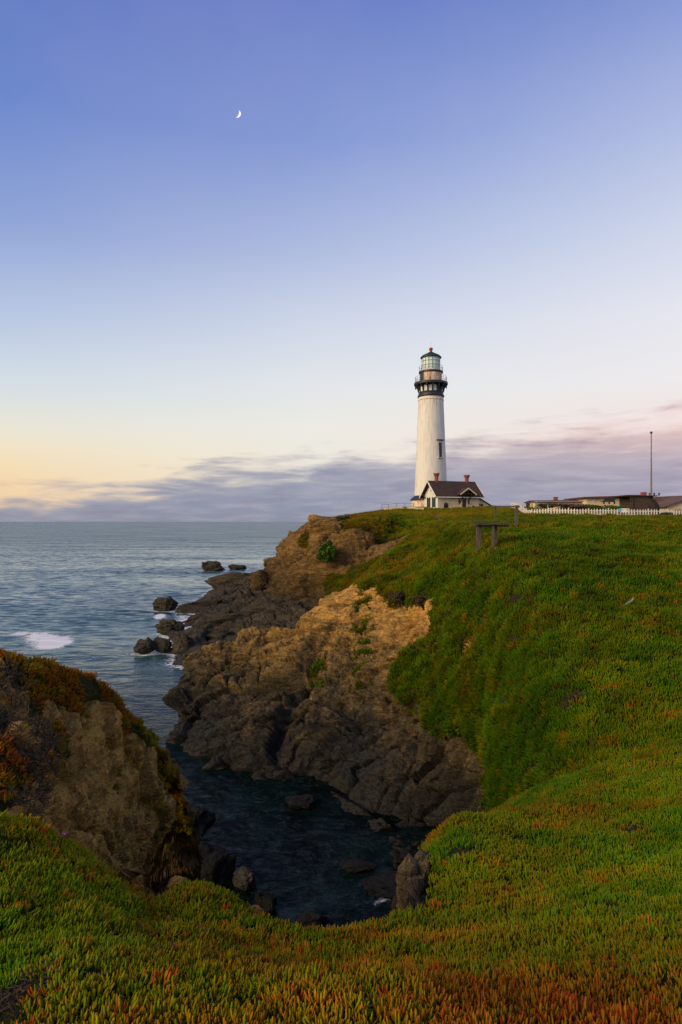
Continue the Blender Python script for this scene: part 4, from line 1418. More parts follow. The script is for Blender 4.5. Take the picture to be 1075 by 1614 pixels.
railing(3.5, zg1 + .05, 1.25, 20, 3, 'gallery_railing')
zd0, zd1 = hz(589), hz(586.2)
MB().lathe([(2.46, zg1), (2.46, zd0 + .1)], 64).build('service_room_wall', M_RUST, lh, True)
# dark door leaf on the left of the service room, small dark slot
MB().lathe([(2.46, zg1 + .08), (2.54, zg1 + .08), (2.54, zd0), (2.46, zd0)], 8, R(183), R(222)).build('service_room_door', M_DARK, lh)
MB().lathe([(2.46, zg1 + .1), (2.52, zg1 + .1), (2.52, zg1 + 1.0), (2.46, zg1 + 1.0)], 3, R(255), R(259)).build('vent_slot', M_BLACKGLASS, lh)
MB().lathe([(2.3, zd0), (2.58, zd0), (2.70, zd0 + .1), (2.70, zd1), (2.0, zd1 + .05)], 64).build('lantern_deck', M_DARK, lh)
railing(2.62, zd1, 1.15, 16, 2, 'lantern_railing')
zl0, zl1 = hz(585.5), hz(563.8)
rl_ = 2.04
MB().lathe([(rl_, zl0), (rl_ + .03, zl0), (rl_ + .03, zl0 + .35), (rl_, zl0 + .35)], 32).build('lantern_sill', M_WHITE, lh)
npan = 16
for i in range(npan):
    a0, a1 = 2 * math.pi * i / npan, 2 * math.pi * (i + 1) / npan
    for j in range(3):
        z0 = zl0 + .35 + (zl1 - zl0 - .35) * j / 3
        z1 = zl0 + .35 + (zl1 - zl0 - .35) * (j + 1) / 3
        MB().lathe([(rl_ - .06, z0), (rl_ - .06, z1)], 1, a0, a1).build('pane', M_GLASS, lh)
    p0 = (rl_ * math.cos(a0), rl_ * math.sin(a0))
    MB().tube([(p0[0], p0[1], zl0), (p0[0], p0[1], zl1)], .038, 5).build('glazing_bar', M_RAIL, lh)
for j in (1, 2):
    z0 = zl0 + .35 + (zl1 - zl0 - .35) * j / 3
    MB().tube([(rl_ * math.cos(2 * math.pi * i / 32), rl_ * math.sin(2 * math.pi * i / 32), z0) for i in range(33)], .032, 5).build('glazing_ring', M_RAIL, lh)
# interior: pale lens column and back curtain
MB().lathe([(0.0, zl0), (.75, zl0 + .1), (.95, zl0 + 1.4), (.75, zl1 - .3), (0, zl1 - .2)], 24).build('lens', M_WHITE, lh, True)
MB().lathe([(rl_ - .05, zl1 - .08), (2.32, zl1 - .12), (2.36, zl1 + .02), (1.9, hz(560.5)), (.9, hz(557)), (.42, hz(555)), (.0, hz(555))], 48).build('lantern_roof', M_GREENIRON, lh, True)
zf = hz(555.3)
MB().lathe([(.42, zf - .2), (.27, zf + .1), (.25, zf + .3), (.40, zf + .5), (.44, zf + .72), (.34, zf + .95), (.12, zf + 1.06), (0, zf + 1.1)], 24).build('vent_ball', M_REDPAINT, lh, True)
MB().tube([(0, 0, zf + 1.0), (0, 0, zf + 2.3)], .018, 5).build('lightning_rod', M_RAIL, lh)
# tall narrow window with hood and sill on the tower's right
wa = R(-90 + 31)
wz0, wz1 = hz(722.5), hz(700)
rw = 3.80 - (3.80 - 2.77) * ((wz0 + wz1) / 2 / 24.55) ** 0.92
ca, sa = math.cos(wa), math.sin(wa)


def on_tower(u, rr_, z_):
    return Vector((ca * rr_ - sa * u, sa * rr_ + ca * u, z_))


def tower_block(name, u0, u1, r0, r1, z0, z1, m_, par):
    return MB().hexa([on_tower(u0, r1, z0), on_tower(u1, r1, z0), on_tower(u1, r0, z0), on_tower(u0, r0, z0),
                      on_tower(u0, r1, z1), on_tower(u1, r1, z1), on_tower(u1, r0, z1), on_tower(u0, r0, z1)]).build(name, m_, par)


win = tower_block('tower_window', -.34, .34, rw - .5, rw + .10, wz0, wz1, M_BLACKGLASS, lh)
tower_block('window_hood', -.88, .88, rw - .5, rw + .34, wz1 + .48, wz1 + .68, M_DARK, win)
tower_block('window_sill', -.78, .78, rw - .4, rw + .36, wz0 - .28, wz0 - .06, M_RUST, win)
tower_block('glazing_bar', -.04, .04, rw, rw + .125, wz0, wz1, M_SHUT, win)

# --- keeper's workroom in front of the tower
hs = empty('lighthouse_workroom', (LX - .15, 131.0, 14.0), 'cream cottage with brown roof and two red chimneys at the lighthouse foot', 'cottage', None, R(21))
HL, HW, HE, HA = 9.9, 5.6, 3.75, 6.45     # length, width, eave and ridge heights above the floor
# front wall along local +x from the left front corner (0,0); gable end at x=0
MB().add([(0, 0, -1), (0, HW, -1), (0, HW, HE), (0, HW / 2, HA - .25), (0, 0, HE), (.25, 0, -1), (.25, HW, -1), (.25, HW, HE), (.25, HW / 2, HA - .25), (.25, 0, HE)],
         [(0, 4, 3, 2, 1), (5, 6, 7, 8, 9), (0, 5, 9, 4), (1, 2, 7, 6), (2, 3, 8, 7), (3, 4, 9, 8)]).build('gable_wall', M_WHITE, hs)
MB().box(.25, HL, 0.004, .25, -1, HE).build('front_wall', M_CREAM, hs)
MB().box(.25, HL, HW - .25, HW, -1, HE).build('rear_wall', M_CREAM, hs)
MB().prism([(HL, 0, -1), (HL, HW, -1), (HL, HW, HE), (HL, HW / 2, HA - .25), (HL, 0, HE)], (-.25, 0, 0)).build('end_wall', M_CREAM, hs)
ov, oe = 0.85, 0.75
sl = (HA - HE) / (HW / 2)
rf = MB()
for sgn in (0, 1):
    ye, yr = (-oe, HW / 2) if sgn == 0 else (HW + oe, HW / 2)
    ze = HE - oe * sl
    rf.hexa([(-ov, ye, ze), (HL + ov, ye, ze), (HL + ov, yr, HA), (-ov, yr, HA), (-ov, ye, ze + .16), (HL + ov, ye, ze + .16), (HL + ov, yr, HA + .16), (-ov, yr, HA + .16)])
roof = rf.build('roof', M_ROOF, hs)
for xx in (-ov - .06, HL + ov + .06):
    for sgn in (0, 1):
        ye = -oe if sgn == 0 else HW + oe
        MB().beam((xx, ye, HE - oe * sl + .02), (xx, HW / 2, HA + .06), .10, .30).build('barge_board', M_WHITE, roof)
MB().box(-ov, HL + ov, -oe - .06, -oe, HE - oe * sl - .12, HE - oe * sl + .10).build('fascia', M_WHITE, roof)
for y_ in (0.5, HW - 0.5):
    MB().beam((-.02, y_, HE - .9), (-ov, y_ - .1, HE + .1), .14, .14).build('eave_bracket', M_TIMBER, hs)


def chimney(x_, y_, zt):
    MB().lathe([(.40, HA - 1.0), (.40, zt - .75), (.46, zt - .6), (.66, zt - .12), (.68, zt), (.45, zt), (.42, zt - .3)], 10, c=(x_, y_)).build('chimney', M_BRICK, hs, False)


chimney(1.35, HW / 2 + .1, HA + 1.75)
chimney(HL - 1.15, HW / 2 + .05, HA + 1.55)
# gable windows with dark green shutters
for y_ in (1.55, 3.75):
    wn = MB().box(-.06, .05, y_ - .42, y_ + .42, .95, 3.05).build('window', M_WHITE, hs)
    MB().box(-.09, -.062, y_ - .24, y_ + .24, 1.05, 2.95).build('pane', M_BLACKGLASS, wn)
    for s_ in (-1, 1):
        MB().box(-.13, -.065, y_ + s_ * .46 - .22, y_ + s_ * .46 + .22, .95, 3.1).build('shutter', M_SHUT, wn)
MB().box(-.05, .02, HW / 2 - .1, HW / 2 + .1, 4.3, 4.9).build('gable_vent', M_SHUT, hs)
# front: arched window, slit, door under a small gabled porch, small oval vent
ar = [(1.95 + .5 * math.cos(a), 0, 1.35 + .62 * math.sin(a)) for a in np.linspace(0, math.pi, 9)]
MB().prism([(2.45, 0, .75)] + ar + [(1.45, 0, .75)], (0, -.07, 0)).build('arched_window', M_BLACKGLASS, hs)
MB().box(4.95, 5.2, -.09, 0, 1.6, 3.0).build('slit_window', M_SHUT, hs)
MB().box(5.75, 6.75, -.10, 0, -.3, 3.2).build('door', M_BLACKGLASS, hs)
MB().box(6.75, 7.05, -.22, 0, -.3, 3.3).build('door_post', M_CREAM, hs)
MB().box(5.45, 5.75, -.18, 0, -.3, 3.3).build('door_post', M_CREAM, hs)
MB().box(7.35, 7.55, -.09, 0, 1.6, 2.9).build('slit_window', M_SHUT, hs)
MB().lathe([(.0, 0), (.34, 0), (.34, .06), (0, .06)], 14).build('vent', M_BLACKGLASS, hs).matrix_local = Matrix.Translation((8.55, -.01, 1.05)) @ Matrix.Rotation(R(90), 4, 'X')
pc = MB()
px0, px1, pxm = 4.35, 8.25, 6.3
for s_ in (0, 1):
    xe = px0 if s_ == 0 else px1
    pc.hexa([(xe, -1.7, 3.55), (pxm, -1.7, 4.85), (pxm, .6, 4.85), (xe, .6, 3.55), (xe, -1.7, 3.70), (pxm, -1.7, 5.0), (pxm, .6, 5.0), (xe, .6, 3.70)])
po = pc.build('porch_roof', M_ROOF, hs)
MB().beam((px0, -1.76, 3.58), (pxm, -1.76, 4.9), .1, .24).build('barge_board', M_CREAM, po)
MB().beam((px1, -1.76, 3.58), (pxm, -1.76, 4.9), .1, .24).build('barge_board', M_CREAM, po)
for xx in (5.3, 7.2):
    MB().beam((xx, -.05, 2.0), (xx, -1.55, 3.65), .14, .16).build('porch_brace', M_TIMBER, po)
MB().beam((pxm, -1.6, 4.8), (pxm, -1.6, 3.6), .12, .12, (0, 1, 0)).build('king_post', M_TIMBER, po)
MB().beam((5.2, -1.6, 3.75), (7.4, -1.6, 3.75), .12, .12).build('tie_beam', M_TIMBER, po)
# lean-to at the right end
lt_ = MB().prism([(HL + .01, .6, -1), (HL + 4.4, .6, -1), (HL + 4.4, .6, .75), (HL + .01, .6, 3.1)], (0, 4.2, 0)).build('lean_to', M_CREAM, hs)
MB().hexa([(HL + .01, .3, 3.12), (HL + 4.8, .3, .60), (HL + 4.8, 5.1, .60), (HL + .01, 5.1, 3.12), (HL + .01, .3, 3.30), (HL + 4.8, .3, .78), (HL + 4.8, 5.1, .78), (HL + .01, 5.1, 3.30)]).build('lean_to_roof', M_ROOF, lt_)
wn = MB().box(HL + .55, HL + 1.45, .52, .6, .55, 1.75).build('window', M_SHUT, lt_)
MB().box(HL + .65, HL + 1.35, .505, .52, .65, 1.65).build('pane', M_BLACKGLASS, wn)
MB().box(-.10, HL + .05, -.12, -.004, -1.0, -.05).build('foundation', M_WHITE, hs)

# --- low wall and wire railing on the cliff edge left of the tower
wl = empty('boundary_railing', P(634, 800, 128), 'thin wire railing with posts along the cliff edge beside the tower', 'railing')
base = Vector(wl.location)
prev = None
for i, (qx, qb, qt) in enumerate([(602, 803, 795), (612, 803.5, 795), (625, 803, 793.5), (638, 802, 793.5), (652, 801.5, 793.5)]):
    a = Vector(P(qx, qb + 2, 124 + i)) - base
    c = Vector(P(qx, qt, 124 + i)) - base
    MB().tube([a, c], .055, 6).build('post', M_RAIL, wl)
    if prev is not None:
        MB().tube([prev, c], .03, 5).build('rail', M_RAIL, wl)
        MB().tube([prev - Vector((0, 0, .5)), c - Vector((0, 0, .5))], .02, 5).build('rail', M_RAIL, wl)
    prev = c
fr2 = empty('front_railing', P(722, 801, 125), 'low wire railing in front of the cream cottage', 'railing')
base = Vector(fr2.location)
prev = None
for i, qx in enumerate([695, 712, 728, 742, 757]):
    a = Vector(P(qx, 804, 125 + i)) - base
    c = Vector(P(qx, 794.2, 125 + i)) - base
    MB().tube([a, c], .045, 6).build('post', M_RAIL, fr2)
    if prev is not None:
        MB().tube([prev, c], .022, 5).build('rail', M_RAIL, fr2)
    prev = c
lw = empty('low_wall', P(622, 805, 126), 'low pale broken wall on the cliff edge beside the tower plinth', 'wall')
base = Vector(lw.location)
for (x0, x1, yt) in ((606, 618, 800), (618.3, 634, 799), (634.3, 642, 800.5), (642.3, 655, 798.5), (655.3, 668, 800)):
    a, c = Vector(P(x0, 806, 126)) - base, Vector(P(x1, yt, 126)) - base
    MB().box(a.x, c.x, -.15, .15 + random.uniform(0, .1), a.z - .6, c.z).build('wall_section', M_CREAM, lw)

# --- picket fence on the plateau
fence = empty('picket_fence', (22, 80, ground_z(22, 80)), 'white picket fence running along the plateau above the hillside', 'fence')
fb = Vector(fence.location)
path = [(P(805, 797, 100)[0], 100.0), (P(818, 800, 93)[0], 93.0), (P(838, 811, 82)[0], 82.0), (P(910, 812, 79.5)[0], 79.5), (P(1005, 813, 78.5)[0], 78.5), (P(1150, 813, 78)[0], 78.0)]
pts = []
for (a, b_) in zip(path[:-1], path[1:]):
    L = math.hypot(b_[0] - a[0], b_[1] - a[1])
    nseg = max(1, int(L / 0.335))
    for i in range(nseg):
        u = i / nseg
        pts.append((a[0] + (b_[0] - a[0]) * u, a[1] + (b_[1] - a[1]) * u, math.atan2(b_[1] - a[1], b_[0] - a[0])))
zs = np.array([ground_z(x_, y_) for x_, y_, _ in pts])
zs = np.convolve(np.pad(zs, 6, mode='edge'), np.ones(13) / 13, 'valid')
pm = MB().add([(-.085, -.012, -.25), (.085, -.012, -.25), (.085, -.012, .88), (0, -.012, .98), (-.085, -.012, .88), (-.085, .012, -.25), (.085, .012, -.25), (.085, .012, .88), (0, .012, .98), (-.085, .012, .88)],
              [(0, 1, 2, 3, 4), (9, 8, 7, 6, 5), (0, 5, 6, 1), (1, 6, 7, 2), (2, 7, 8, 3), (3, 8, 9, 4), (4, 9, 5, 0)]).mesh('picket', M_PICKET)
pom = MB().box(-.06, .06, .03, .15, -.4, 1.05).mesh('fence_post', M_PICKET)
for i, ((x_, y_, a_), z_) in enumerate(zip(pts, zs)):
    o = ob('picket', pm, fence)
    o.location = Vector((x_, y_, z_)) - fb + Vector((0, 0, random.uniform(-.03, .03)))
    o.rotation_euler = (random.gauss(0, .015), random.gauss(0, .03), a_)
    if i % 7 == 3:
        o = ob('fence_post', pom, fence)
        o.location = Vector((x_, y_, z_)) - fb
        o.rotation_euler = (0, 0, a_)
    if i % 7 == 0 and i + 7 < len(pts):
        for hz_ in (.28, .72):
            A = Vector((x_, y_, z_ + hz_)) - fb
            C = Vector((pts[i + 7][0], pts[i + 7][1], zs[i + 7] + hz_)) - fb
            off = Vector((-math.sin(a_), math.cos(a_), 0)) * .035
            MB().beam(A + off, C + off, .03, .09).build('fence_rail', M_PICKET, fence)

# --- weathered wooden stand and gate frame on the hillside
q = ground(778, 866, ('cove_cliff',))
S = q[1] / F                        # metres per photograph pixel there
st = empty('wooden_stand', tuple(q), 'weathered grey plank stand on posts in the ice plant of the hillside', 'stand')


def lp(px, py, dy=0.0):
    p_ = P(px, py, q[1] + dy)
    return Vector(p_) - Vector(q)


for (ax, ab, dy) in ((752.5, 862, .0), (756.0, 856, .55), (777.0, 868, .0), (781.5, 862, .55)):
    MB().beam(lp(ax, ab + 6, dy), lp(ax, 826, dy), .115, .115, (0, 1, 0)).build('leg', M_WOODV, st)
for j, (x0, x1, yy, dy, th) in enumerate(((741.5, 804, 826.0, -.12, .06), (744, 801, 825.6, .10, .055), (748, 806, 825.2, .32, .06), (750, 803, 824.8, .54, .055), (746, 807, 824.4, .74, .06))):
    MB().beam(lp(x0, yy, dy), lp(x1, yy - .3, dy), .20, th).build('plank', M_WOOD, st)
MB().beam(lp(742, 821.8, .02), lp(766, 822.2, .05), .22, .07).build('loose_board', M_WOOD, st)
MB().beam(lp(752, 829.0, .1), lp(802, 829.0, .1), .06, .09).build('bearer', M_WOOD, st)

qr, ql = ground(814, 830, ('cove_cliff',)), ground(780.5, 818, ('cove_cliff',))
gt = empty('gate_frame', tuple(qr), 'open timber frame of two posts and a top rail above the wooden stand', 'gate frame')
qr_, ql_ = Vector(qr), Vector(ql)
topr, topl_ = Vector(P(814.5, 796.5, qr[1])) - qr_, Vector(P(781, 797, ql[1])) - qr_
MB().beam((0, 0, -.3), topr, .17, .17, (0, 1, 0)).build('post', M_WOODV, gt)
MB().beam(ql_ - qr_ - Vector((0, 0, .3)), topl_, .17, .17, (0, 1, 0)).build('post', M_WOODV, gt)
MB().beam(topl_ + Vector((-.3, 0, -.08)), topr + Vector((.15, 0, -.08)), .10, .12).build('top_rail', M_WOOD, gt)


def leaning(px, pb, pt, Y, lean_px, label, w_=.16, m_=None, name='leaning_post'):
    a = Vector(P(px, pb + 2, Y))
    c = Vector(P(px + lean_px, pt, Y)) - a
    o = MB().beam((0, 0, 0), c, w_, w_ * .8, (0, 1, 0)).build(name, m_ or M_PALEWOOD, None, label=label, cat='post')
    o.location = a
    return o


leaning(844.5, 801, 790.5, 92, 1.6, 'pale post leaning to the right behind the fence corner')
leaning(863, 802, 795.5, 88, .3, 'short upright pale post behind the fence next to the leaning post')
leaning(838.7, 798, 790.6, 95, -.3, 'stubby pale post at the left end of the dark-roofed hut')
leaning(948, 822, 814.5, 60, .4, 'short grey stake standing in the ice plant below the fence', .14, M_WOODV, 'stake')

# --- low buildings beyond the fence


def obj_box(par, name, px0, px1, pyt, pyb, Y, depth, m_, base_, y0=0.0):
    a, c = Vector(P(px0, pyb, Y)) - base_, Vector(P(px1, pyt, Y)) - base_
    return MB().box(a.x, c.x, y0, y0 + depth, a.z, c.z).build(name, m_, par)


e = empty('low_hut', P(878, 797, 112), 'long low dark-roofed hut with a small brick chimney behind the fence', 'hut')
bb = Vector(e.location)
obj_box(e, 'wall', 843, 918, 790, 803, 112, 6, M_CREAM, bb)
a = Vector(P(840, 790.2, 112)) - bb
c = Vector(P(921, 787.2, 112)) - bb
MB().hexa([(a.x, -.5, a.z - .1), (c.x, -.5, a.z - .1), (c.x, 6.5, a.z - .1), (a.x, 6.5, a.z - .1), (a.x + .3, 2.5, a.z + .25), (c.x - .6, 2.5, c.z), (c.x - .6, 3.5, c.z), (a.x + .3, 3.5, a.z + .25)]).build('roof', M_ROOF, e)
obj_box(e, 'chimney', 882, 887.3, 783.0, 790.5, 112, .7, M_BRICK, bb, 2.6)
obj_box(e, 'chimney_cap', 881.4, 887.9, 782.4, 783.2, 112, .85, M_BRICK, bb, 2.52)

e = empty('flat_roofed_building', P(960, 800, 116), 'cream building with a thin red-brown roof edge behind the bench', 'building')
bb = Vector(e.location)
obj_box(e, 'wall', 924, 1000, 783.5, 803, 116, 9, M_CREAM, bb)
a, c = Vector(P(918, 785, 116)) - bb, Vector(P(1006, 780.3, 116)) - bb
mx = Vector(P(976, 780.3, 116)).x - bb.x
MB().hexa([(a.x, -.9, a.z), (c.x, -.9, c.z - .45), (c.x, 9.8, c.z - .45), (a.x, 9.8, a.z), (a.x, -.9, a.z + .2), (c.x, -.9, c.z - .05), (c.x, 9.8, c.z - .05), (a.x, 9.8, a.z + .2)]).build('roof', M_REDROOF, e)
MB().hexa([(mx, -.85, c.z - .5), (c.x, -.85, c.z - .46), (c.x, 9.6, c.z - .46), (mx, 9.6, c.z - .5), (mx + 1, -.85, c.z + .0), (c.x, -.85, c.z + .02), (c.x, 9.6, c.z + .02), (mx + 1, 9.6, c.z + .0)]).build('upper_roof', M_ROOF, e)
for xq in (934, 980):
    wn = obj_box(e, 'window', xq, xq + 4, 787, 792, 116, .12, M_WHITE, bb, -.08)

e = empty('timber_shed', P(1018, 803, 96), 'dark brown plank shed with a rounded end behind the white fence', 'shed')
bb = Vector(e.location)
zt, zbm = P(0, 782.3, 96)[2] - bb.z, -1.2
xl, xr = P(999, 0, 96)[0] - bb.x, P(1043, 0, 96)[0] - bb.x
nP = 8
for j in range(nP):
    z0 = zbm + (zt - zbm) * j / nP
    z1 = zbm + (zt - zbm) * (j + 1) / nP - .02
    u = (j + .5) / nP
    cut = 1.35 * max(0, (u - .25) / .75) ** 2.2
    xe = xr + .55 - cut
    yb = 2.5
    rad = 1.9
    poly = [(xl + random.uniform(-.03, .03), 0, z0)] + [(xe - rad + rad * math.sin(a_), rad - rad * math.cos(a_), z0) for a_ in np.linspace(0, math.pi / 2, 7)] + [(xe, 5, z0), (xl, 5, z0)]
    MB().prism(poly, (0, 0, z1 - z0)).build('plank', M_TIMBER, e)
MB().prism([(xl - 1.7, -.3, zt), (xr - .75, -.25, zt), (xr - .75, 5.2, zt), (xl - 1.7, 5.2, zt)], (0, 0, .14)).build('roof', M_ROOF, e)
for xx in (xl - .55, xl - .25):
    MB().box(xx, xx + .12, -.15, 0, zbm, zt).build('corner_post', M_TIMBER, e)
for xx in (1.15, 1.85, 2.6):
    MB().lathe([(.0, 0), (.10, 0), (.10, .22), (.16, .25), (.14, .40), (0, .46)], 8, c=(xx, 1.2)).build('roof_vent', M_DARK, e).location = (0, 0, zt + .13)
MB().box(.35, .75, -.03, 0, 0.15, .55).build('knot_hole', M_DARK, e)

e = empty('brown_roofed_house', P(1075, 803, 104), 'house with a big brown roof and cream gable at the right behind the fence', 'house')
bb = Vector(e.location)
pz = lambda px_, py_: (P(px_, 0, 104)[0] - bb.x, P(0, py_, 104)[2] - bb.z)
x0, z0 = pz(1030, 803)
xg, zg = pz(1100, 783)
xr_, zr_ = pz(1170, 803)
MB().prism([(pz(1052, 798)[0], 0, -1.5), (pz(1148, 798)[0], 0, -1.5), (pz(1148, 798)[0], 0, pz(0, 798)[1]), (xg, 0, zg), (pz(1052, 798)[0], 0, pz(0, 798)[1])], (0, 8, 0)).build('wall', M_CREAM, e)
for s_ in (-1, 1):
    xe = xg + s_ * (xg - pz(1047, 0)[0])
    ze = pz(0, 799.5)[1]
    zt2 = zg + .1
    MB().hexa([(xe, -.5, ze), (xg, -.5, zt2), (xg, 8.5, zt2), (xe, 8.5, ze), (xe, -.5, ze + .2), (xg, -.5, zt2 + .2), (xg, 8.5, zt2 + .2), (xe, 8.5, ze + .2)]).build('roof_slope', M_ROOF2, e)
xk, zk = pz(1036, 780.6)
MB().hexa([(xk, 8.6, -.5), (xg + 3, 8.6, -.5), (xg + 3, 15, -.5), (xk, 15, -.5), (xk, 9.0, zk - .1), (xg + 3, 9.0, zk + .35), (xg + 3, 14, zk + .35), (xk, 14, zk - .1)]).build('rear_roof', M_ROOF2, e)
o = obj_box(e, 'chimney', 1013.6, 1020.4, 775.6, 784, 112, .8, M_BRICK, bb, 8.2)

# --- bench on the green mound
e = empty('park_bench', P(958, 794, 92), 'dark slatted bench seen against the cream building beyond the fence', 'bench')
bb = Vector(e.location)
f3 = lambda px_, py_, dy=0: Vector(P(px_, py_, 92 + dy)) - bb
for i in range(3):
    for (xa, xb) in ((952.2, 960.3), (961.3, 969.3)):
        MB().beam(f3(xa, 785.2 + i * 2.0, 0), f3(xb, 785.0 + i * 2.0, 0), .06, .20).build('back_slat', M_DARK, e)
for dy in (-.2, -.38, -.56):
    MB().beam(f3(950, 790.9, dy), f3(968.5, 790.8, dy), .17, .10).build('seat_slat', M_DARK, e)
for xa in (952.4, 960.8, 969.0):
    MB().beam(f3(xa, 794.5, 0), f3(xa, 784.3, .06), .09, .09, (0, 1, 0)).build('upright', M_DARK, e)
    MB().beam(f3(xa - 1.2, 794.5, -.6), f3(xa - 1.2, 790.8, -.6), .08, .08, (0, 1, 0)).build('leg', M_DARK, e)
MB().beam(f3(947, 790.2, -.5), f3(952.5, 789.6, 0), .09, .09).build('armrest', M_DARK, e)

# --- information boards at the fence
e = empty('information_board', P(981, 806, 76.5), 'white information board with a blue side panel standing at the fence', 'sign')
bb = Vector(e.location)
f4 = lambda px_, py_, dy=0: Vector(P(px_, py_, 76.5 + dy)) - bb
MB().prism([f4(979.5, 807.5), f4(989.5, 807.5), f4(989, 801.3, .25), f4(980, 801.3, .25)], (0, .05, 0)).build('white_panel', M_WHITE, e)
MB().prism([f4(975.2, 806.5), f4(978.9, 806.8), f4(978.9, 801.2, .2), f4(975.2, 801.6, .2)], (0, .05, 0)).build('blue_panel', M_BLUE, e)
for xa in (977, 981.5, 988):
    MB().beam(f4(xa, 815, .15), f4(xa, 803, .15), .06, .06, (0, 1, 0)).build('leg', M_WOODV, e)

# --- flagpole
fx, fy, fz = P(1026.5, 800, 101)
e = empty('flagpole', (fx, fy, fz - .8), 'tall thin bare flagpole rising behind the plank shed', 'flagpole')
hp = (800 - 684) * .101 + .8
MB().lathe([(.16, 0), (.15, 3), (.11, 8), (.075, hp), (0, hp)], 12).build('pole', M_POLE, e, True)
MB().lathe([(0, hp), (.16, hp + .06), (.20, hp + .2), (.14, hp + .36), (0, hp + .42)], 12).build('finial', M_DARK, e, True)
MB().lathe([(.3, -.2), (.3, .25), (.2, .35)], 12).build('base_collar', M_DARK, e)

# --- shrubs


def shrub(px, py, wpx, hpx, Y, label, col, seed, nleaf=1500, leaf=.12, name='shrub', depth=.8):
    m_, t_ = mat(name + '_leaves')
    lr = t_.new('ShaderNodeAttribute', attribute_name='leafrand').outputs['Fac']
    c_ = t_.ramp(lr, [(0, tuple(v * .5 for v in col) + (1,)), (.6, tuple(col) + (1,)), (1, tuple(min(1, v * 1.5) for v in col) + (1,))])
    t_.set(t_.b.inputs['Base Color'], c_)
    t_.b.inputs['Roughness'].default_value = .7
    t_.b.inputs['Specular IOR Level'].default_value = .05
    r_ = np.random.default_rng(seed)
    base_ = Vector(P(px, py + hpx / 2, Y))
    rx, rz = .5 * wpx * Y / F, .5 * hpx * Y / F
    o_ = empty(name, tuple(base_), label, 'shrub')
    ncl = 26
    cc = r_.normal(size=(ncl, 3))
    cc /= np.linalg.norm(cc, axis=1, keepdims=True)
    cc *= r_.uniform(.35, .85, (ncl, 1))
    k0 = r_.integers(0, ncl, nleaf)
    dd = r_.normal(size=(nleaf, 3))
    dd /= np.linalg.norm(dd, axis=1, keepdims=True)
    ctr = (cc[k0] + dd * r_.uniform(.12, .34, (nleaf, 1))) * np.array([rx, rx * depth, rz])
    ctr[:, 2] += rz
    nn_ = dd + r_.normal(0, .5, (nleaf, 3)) + np.array([0, 0, .4])
    nn_ /= np.linalg.norm(nn_, axis=1, keepdims=True)
    s_ = np.cross(nn_, r_.normal(size=(nleaf, 3)))
    s_ /= np.linalg.norm(s_, axis=1, keepdims=True)
    u_ = np.cross(nn_, s_)
    L = leaf * r_.uniform(.6, 1.3, (nleaf, 1))
    V = np.stack([ctr - s_ * L, ctr - u_ * L * .45, ctr + s_ * L, ctr + u_ * L * .45], 1).reshape(-1, 3)
    me_ = mesh_from('crown', V, np.arange(nleaf * 4).reshape(-1, 4), [m_], False)
    attr(me_, 'leafrand', np.repeat(np.clip(.25 * r_.uniform(size=nleaf) + .75 * r_.uniform(size=ncl)[k0], 0, 1), 4))
    ob('crown', me_, o_)
    tb = MB()
    for k in range(5):
        c2 = Vector(cc[k] * np.array([rx, rx * depth, rz]) * .7) + Vector((0, 0, rz))
        tb.tube([(0, 0, -.2), tuple(c2 * .5), tuple(c2)], .04, 5)
    tb.build('stems', M_TIMBER, o_)
    return o_


shrub(515, 868, 34, 38, ground(515, 884, ('lighthouse_headland',))[1] - 1.0, 'round bright green shrub on the brown cliff of the headland', (.048, .105, .010), 701, 2600, .16)
shrub(1048, 812, 26, 12, 77, 'dark green shrub growing against the fence near the picture edge', (.05, .065, .03), 702, 900, .10)
shrub(905, 799, 90, 13, 90, 'wide brown heathy shrub behind the middle of the fence', (.115, .075, .05), 703, 3800, .13, depth=.3)
shrub(862, 797, 44, 12, 96, 'small dark brown shrub behind the fence beside the leaning post', (.075, .058, .04), 704, 1600, .12, depth=.4)
shrub(957, 801.5, 74, 12, 88, 'low green shrub mound behind the fence under the bench', (.075, .125, .018), 705, 3600, .12, depth=.3)
shrub(832, 796, 9, 12, 97, 'grey twiggy shrub at the corner where the fence turns', (.16, .14, .12), 706, 500, .09)
shrub(1072, 808, 22, 18, 79, 'brown dry shrub poking through the fence at the right picture edge', (.12, .09, .06), 707, 700, .10)
shrub(540, 818, 26, 10, 88, 'low dark shrub on the headland skyline right of the lone boulder', (.06, .07, .03), 708, 800, .15)
shrub(630, 940, 46, 26, ground(630, 948, ('cove_cliff',))[1] - .4, 'dark dry bush overhanging the ochre cliff face', (.060, .046, .020), 709, 2200, .07)
shrub(668, 945, 40, 22, ground(668, 952, ('cove_cliff',))[1] - .4, 'dark scrubby bush at the upper edge of the ochre cliff', (.065, .050, .022), 710, 2000, .07)

# --- driftwood and flowers on the slopes
q = ground(990, 956, ('cove_cliff',))
o = MB().beam((-.16, 0, .02), (.14, .1, .14), .09, .05).beam((.12, .1, .13), (.26, .16, .26), .07, .04).beam((-.3, -.04, -.06), (-.2, 0, .0), .05, .04).build('driftwood', M_PALEWOOD, None, label='pale bleached piece of driftwood lying on the hillside', cat='driftwood')
o.location = Vector(q) + Vector((0, -.1, .10))
o.scale = (.75, .75, .75)

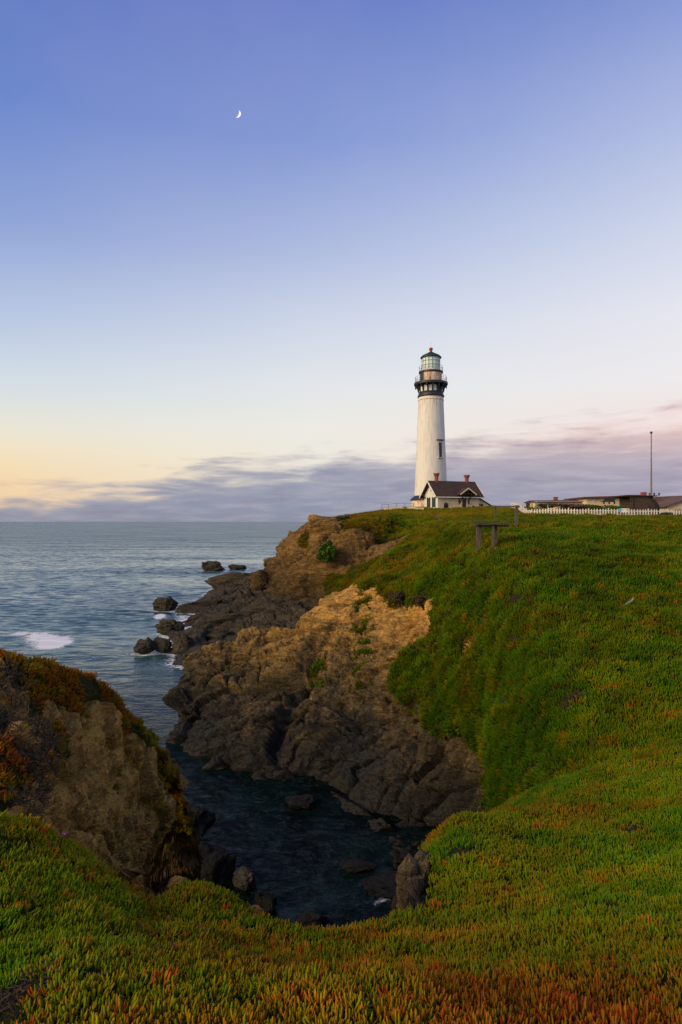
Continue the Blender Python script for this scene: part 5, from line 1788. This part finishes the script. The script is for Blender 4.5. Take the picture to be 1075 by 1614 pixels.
M_PETAL = plain('pink_petal', (.62, .16, .42, 1), .5, .2, 40, 0)
M_CORE = plain('flower_centre', (.7, .55, .12, 1), .6, .2, 40, 0)
pmesh = MB().add([(0, -.0015, .0), (.010, -.003, .004), (.024, 0, .010), (.010, .003, .004), (.012, 0, .001)], [(0, 1, 4), (1, 2, 4), (2, 3, 4), (3, 0, 4), (0, 3, 1), (1, 3, 2)]).mesh('petal', M_PETAL)
for (fx_, fy_, lb) in ((10, 1336, 'small pink ice plant flower at the left picture edge'), (107, 1316, 'small pink ice plant flower on the crest below the bluff')):
    q = ground(fx_, fy_ + 8, ('foreground_slope',))
    e = empty('flower', (q[0], q[1] - .02, q[2] + .085), lb, 'flower', 'pink flowers in the ice plant')
    e.rotation_euler = (R(35), 0, 0)
    for i in range(22):
        o = ob('petal', pmesh, e)
        o.rotation_euler = (random.gauss(0, .2), random.gauss(-.25, .2), i * 2 * math.pi / 22)
    MB().lathe([(0, 0), (.007, .001), (.006, .006), (0, .007)], 8).build('flower_centre', M_CORE, e)
    MB().tube([(0, 0, 0), (0, .02, -.1)], .003, 5).build('flower_stem', M_TWIG, e)

# --- crescent moon, far beyond everything
md_ = 30000.0
mc = P(374.0, 179.5, md_)
mr = 5.7 * md_ / F
V, Fc = [], []
nu = 24
for i in range(nu + 1):
    th = -math.pi / 2 + math.pi * i / nu
    for (k, yy) in ((1.0, 0.0), (0.78, -.5), (0.42, 0.0), (0.70, .35)):
        V.append((mr * math.cos(th) * k, mr * yy * math.cos(th), mr * math.sin(th)))
for i in range(nu):
    for j in range(4):
        Fc.append((i * 4 + j, i * 4 + (j + 1) % 4, (i + 1) * 4 + (j + 1) % 4, (i + 1) * 4 + j))
mm = bpy.data.materials.new('moonlight')
mm.use_nodes = True
t = NT(mm.node_tree)
t.n.clear()
o_, e_ = t.new('ShaderNodeOutputMaterial'), t.new('ShaderNodeEmission')
e_.inputs[0].default_value = (1.0, .95, .90, 1)
e_.inputs[1].default_value = 1.15
t.l.new(e_.outputs[0], o_.inputs[0])
o = ob('moon', mesh_from('moon', V, Fc, [mm], True), None, 'thin white crescent moon high in the blue sky', 'moon')
o.location = mc
o.rotation_euler = (0, R(22), 0)
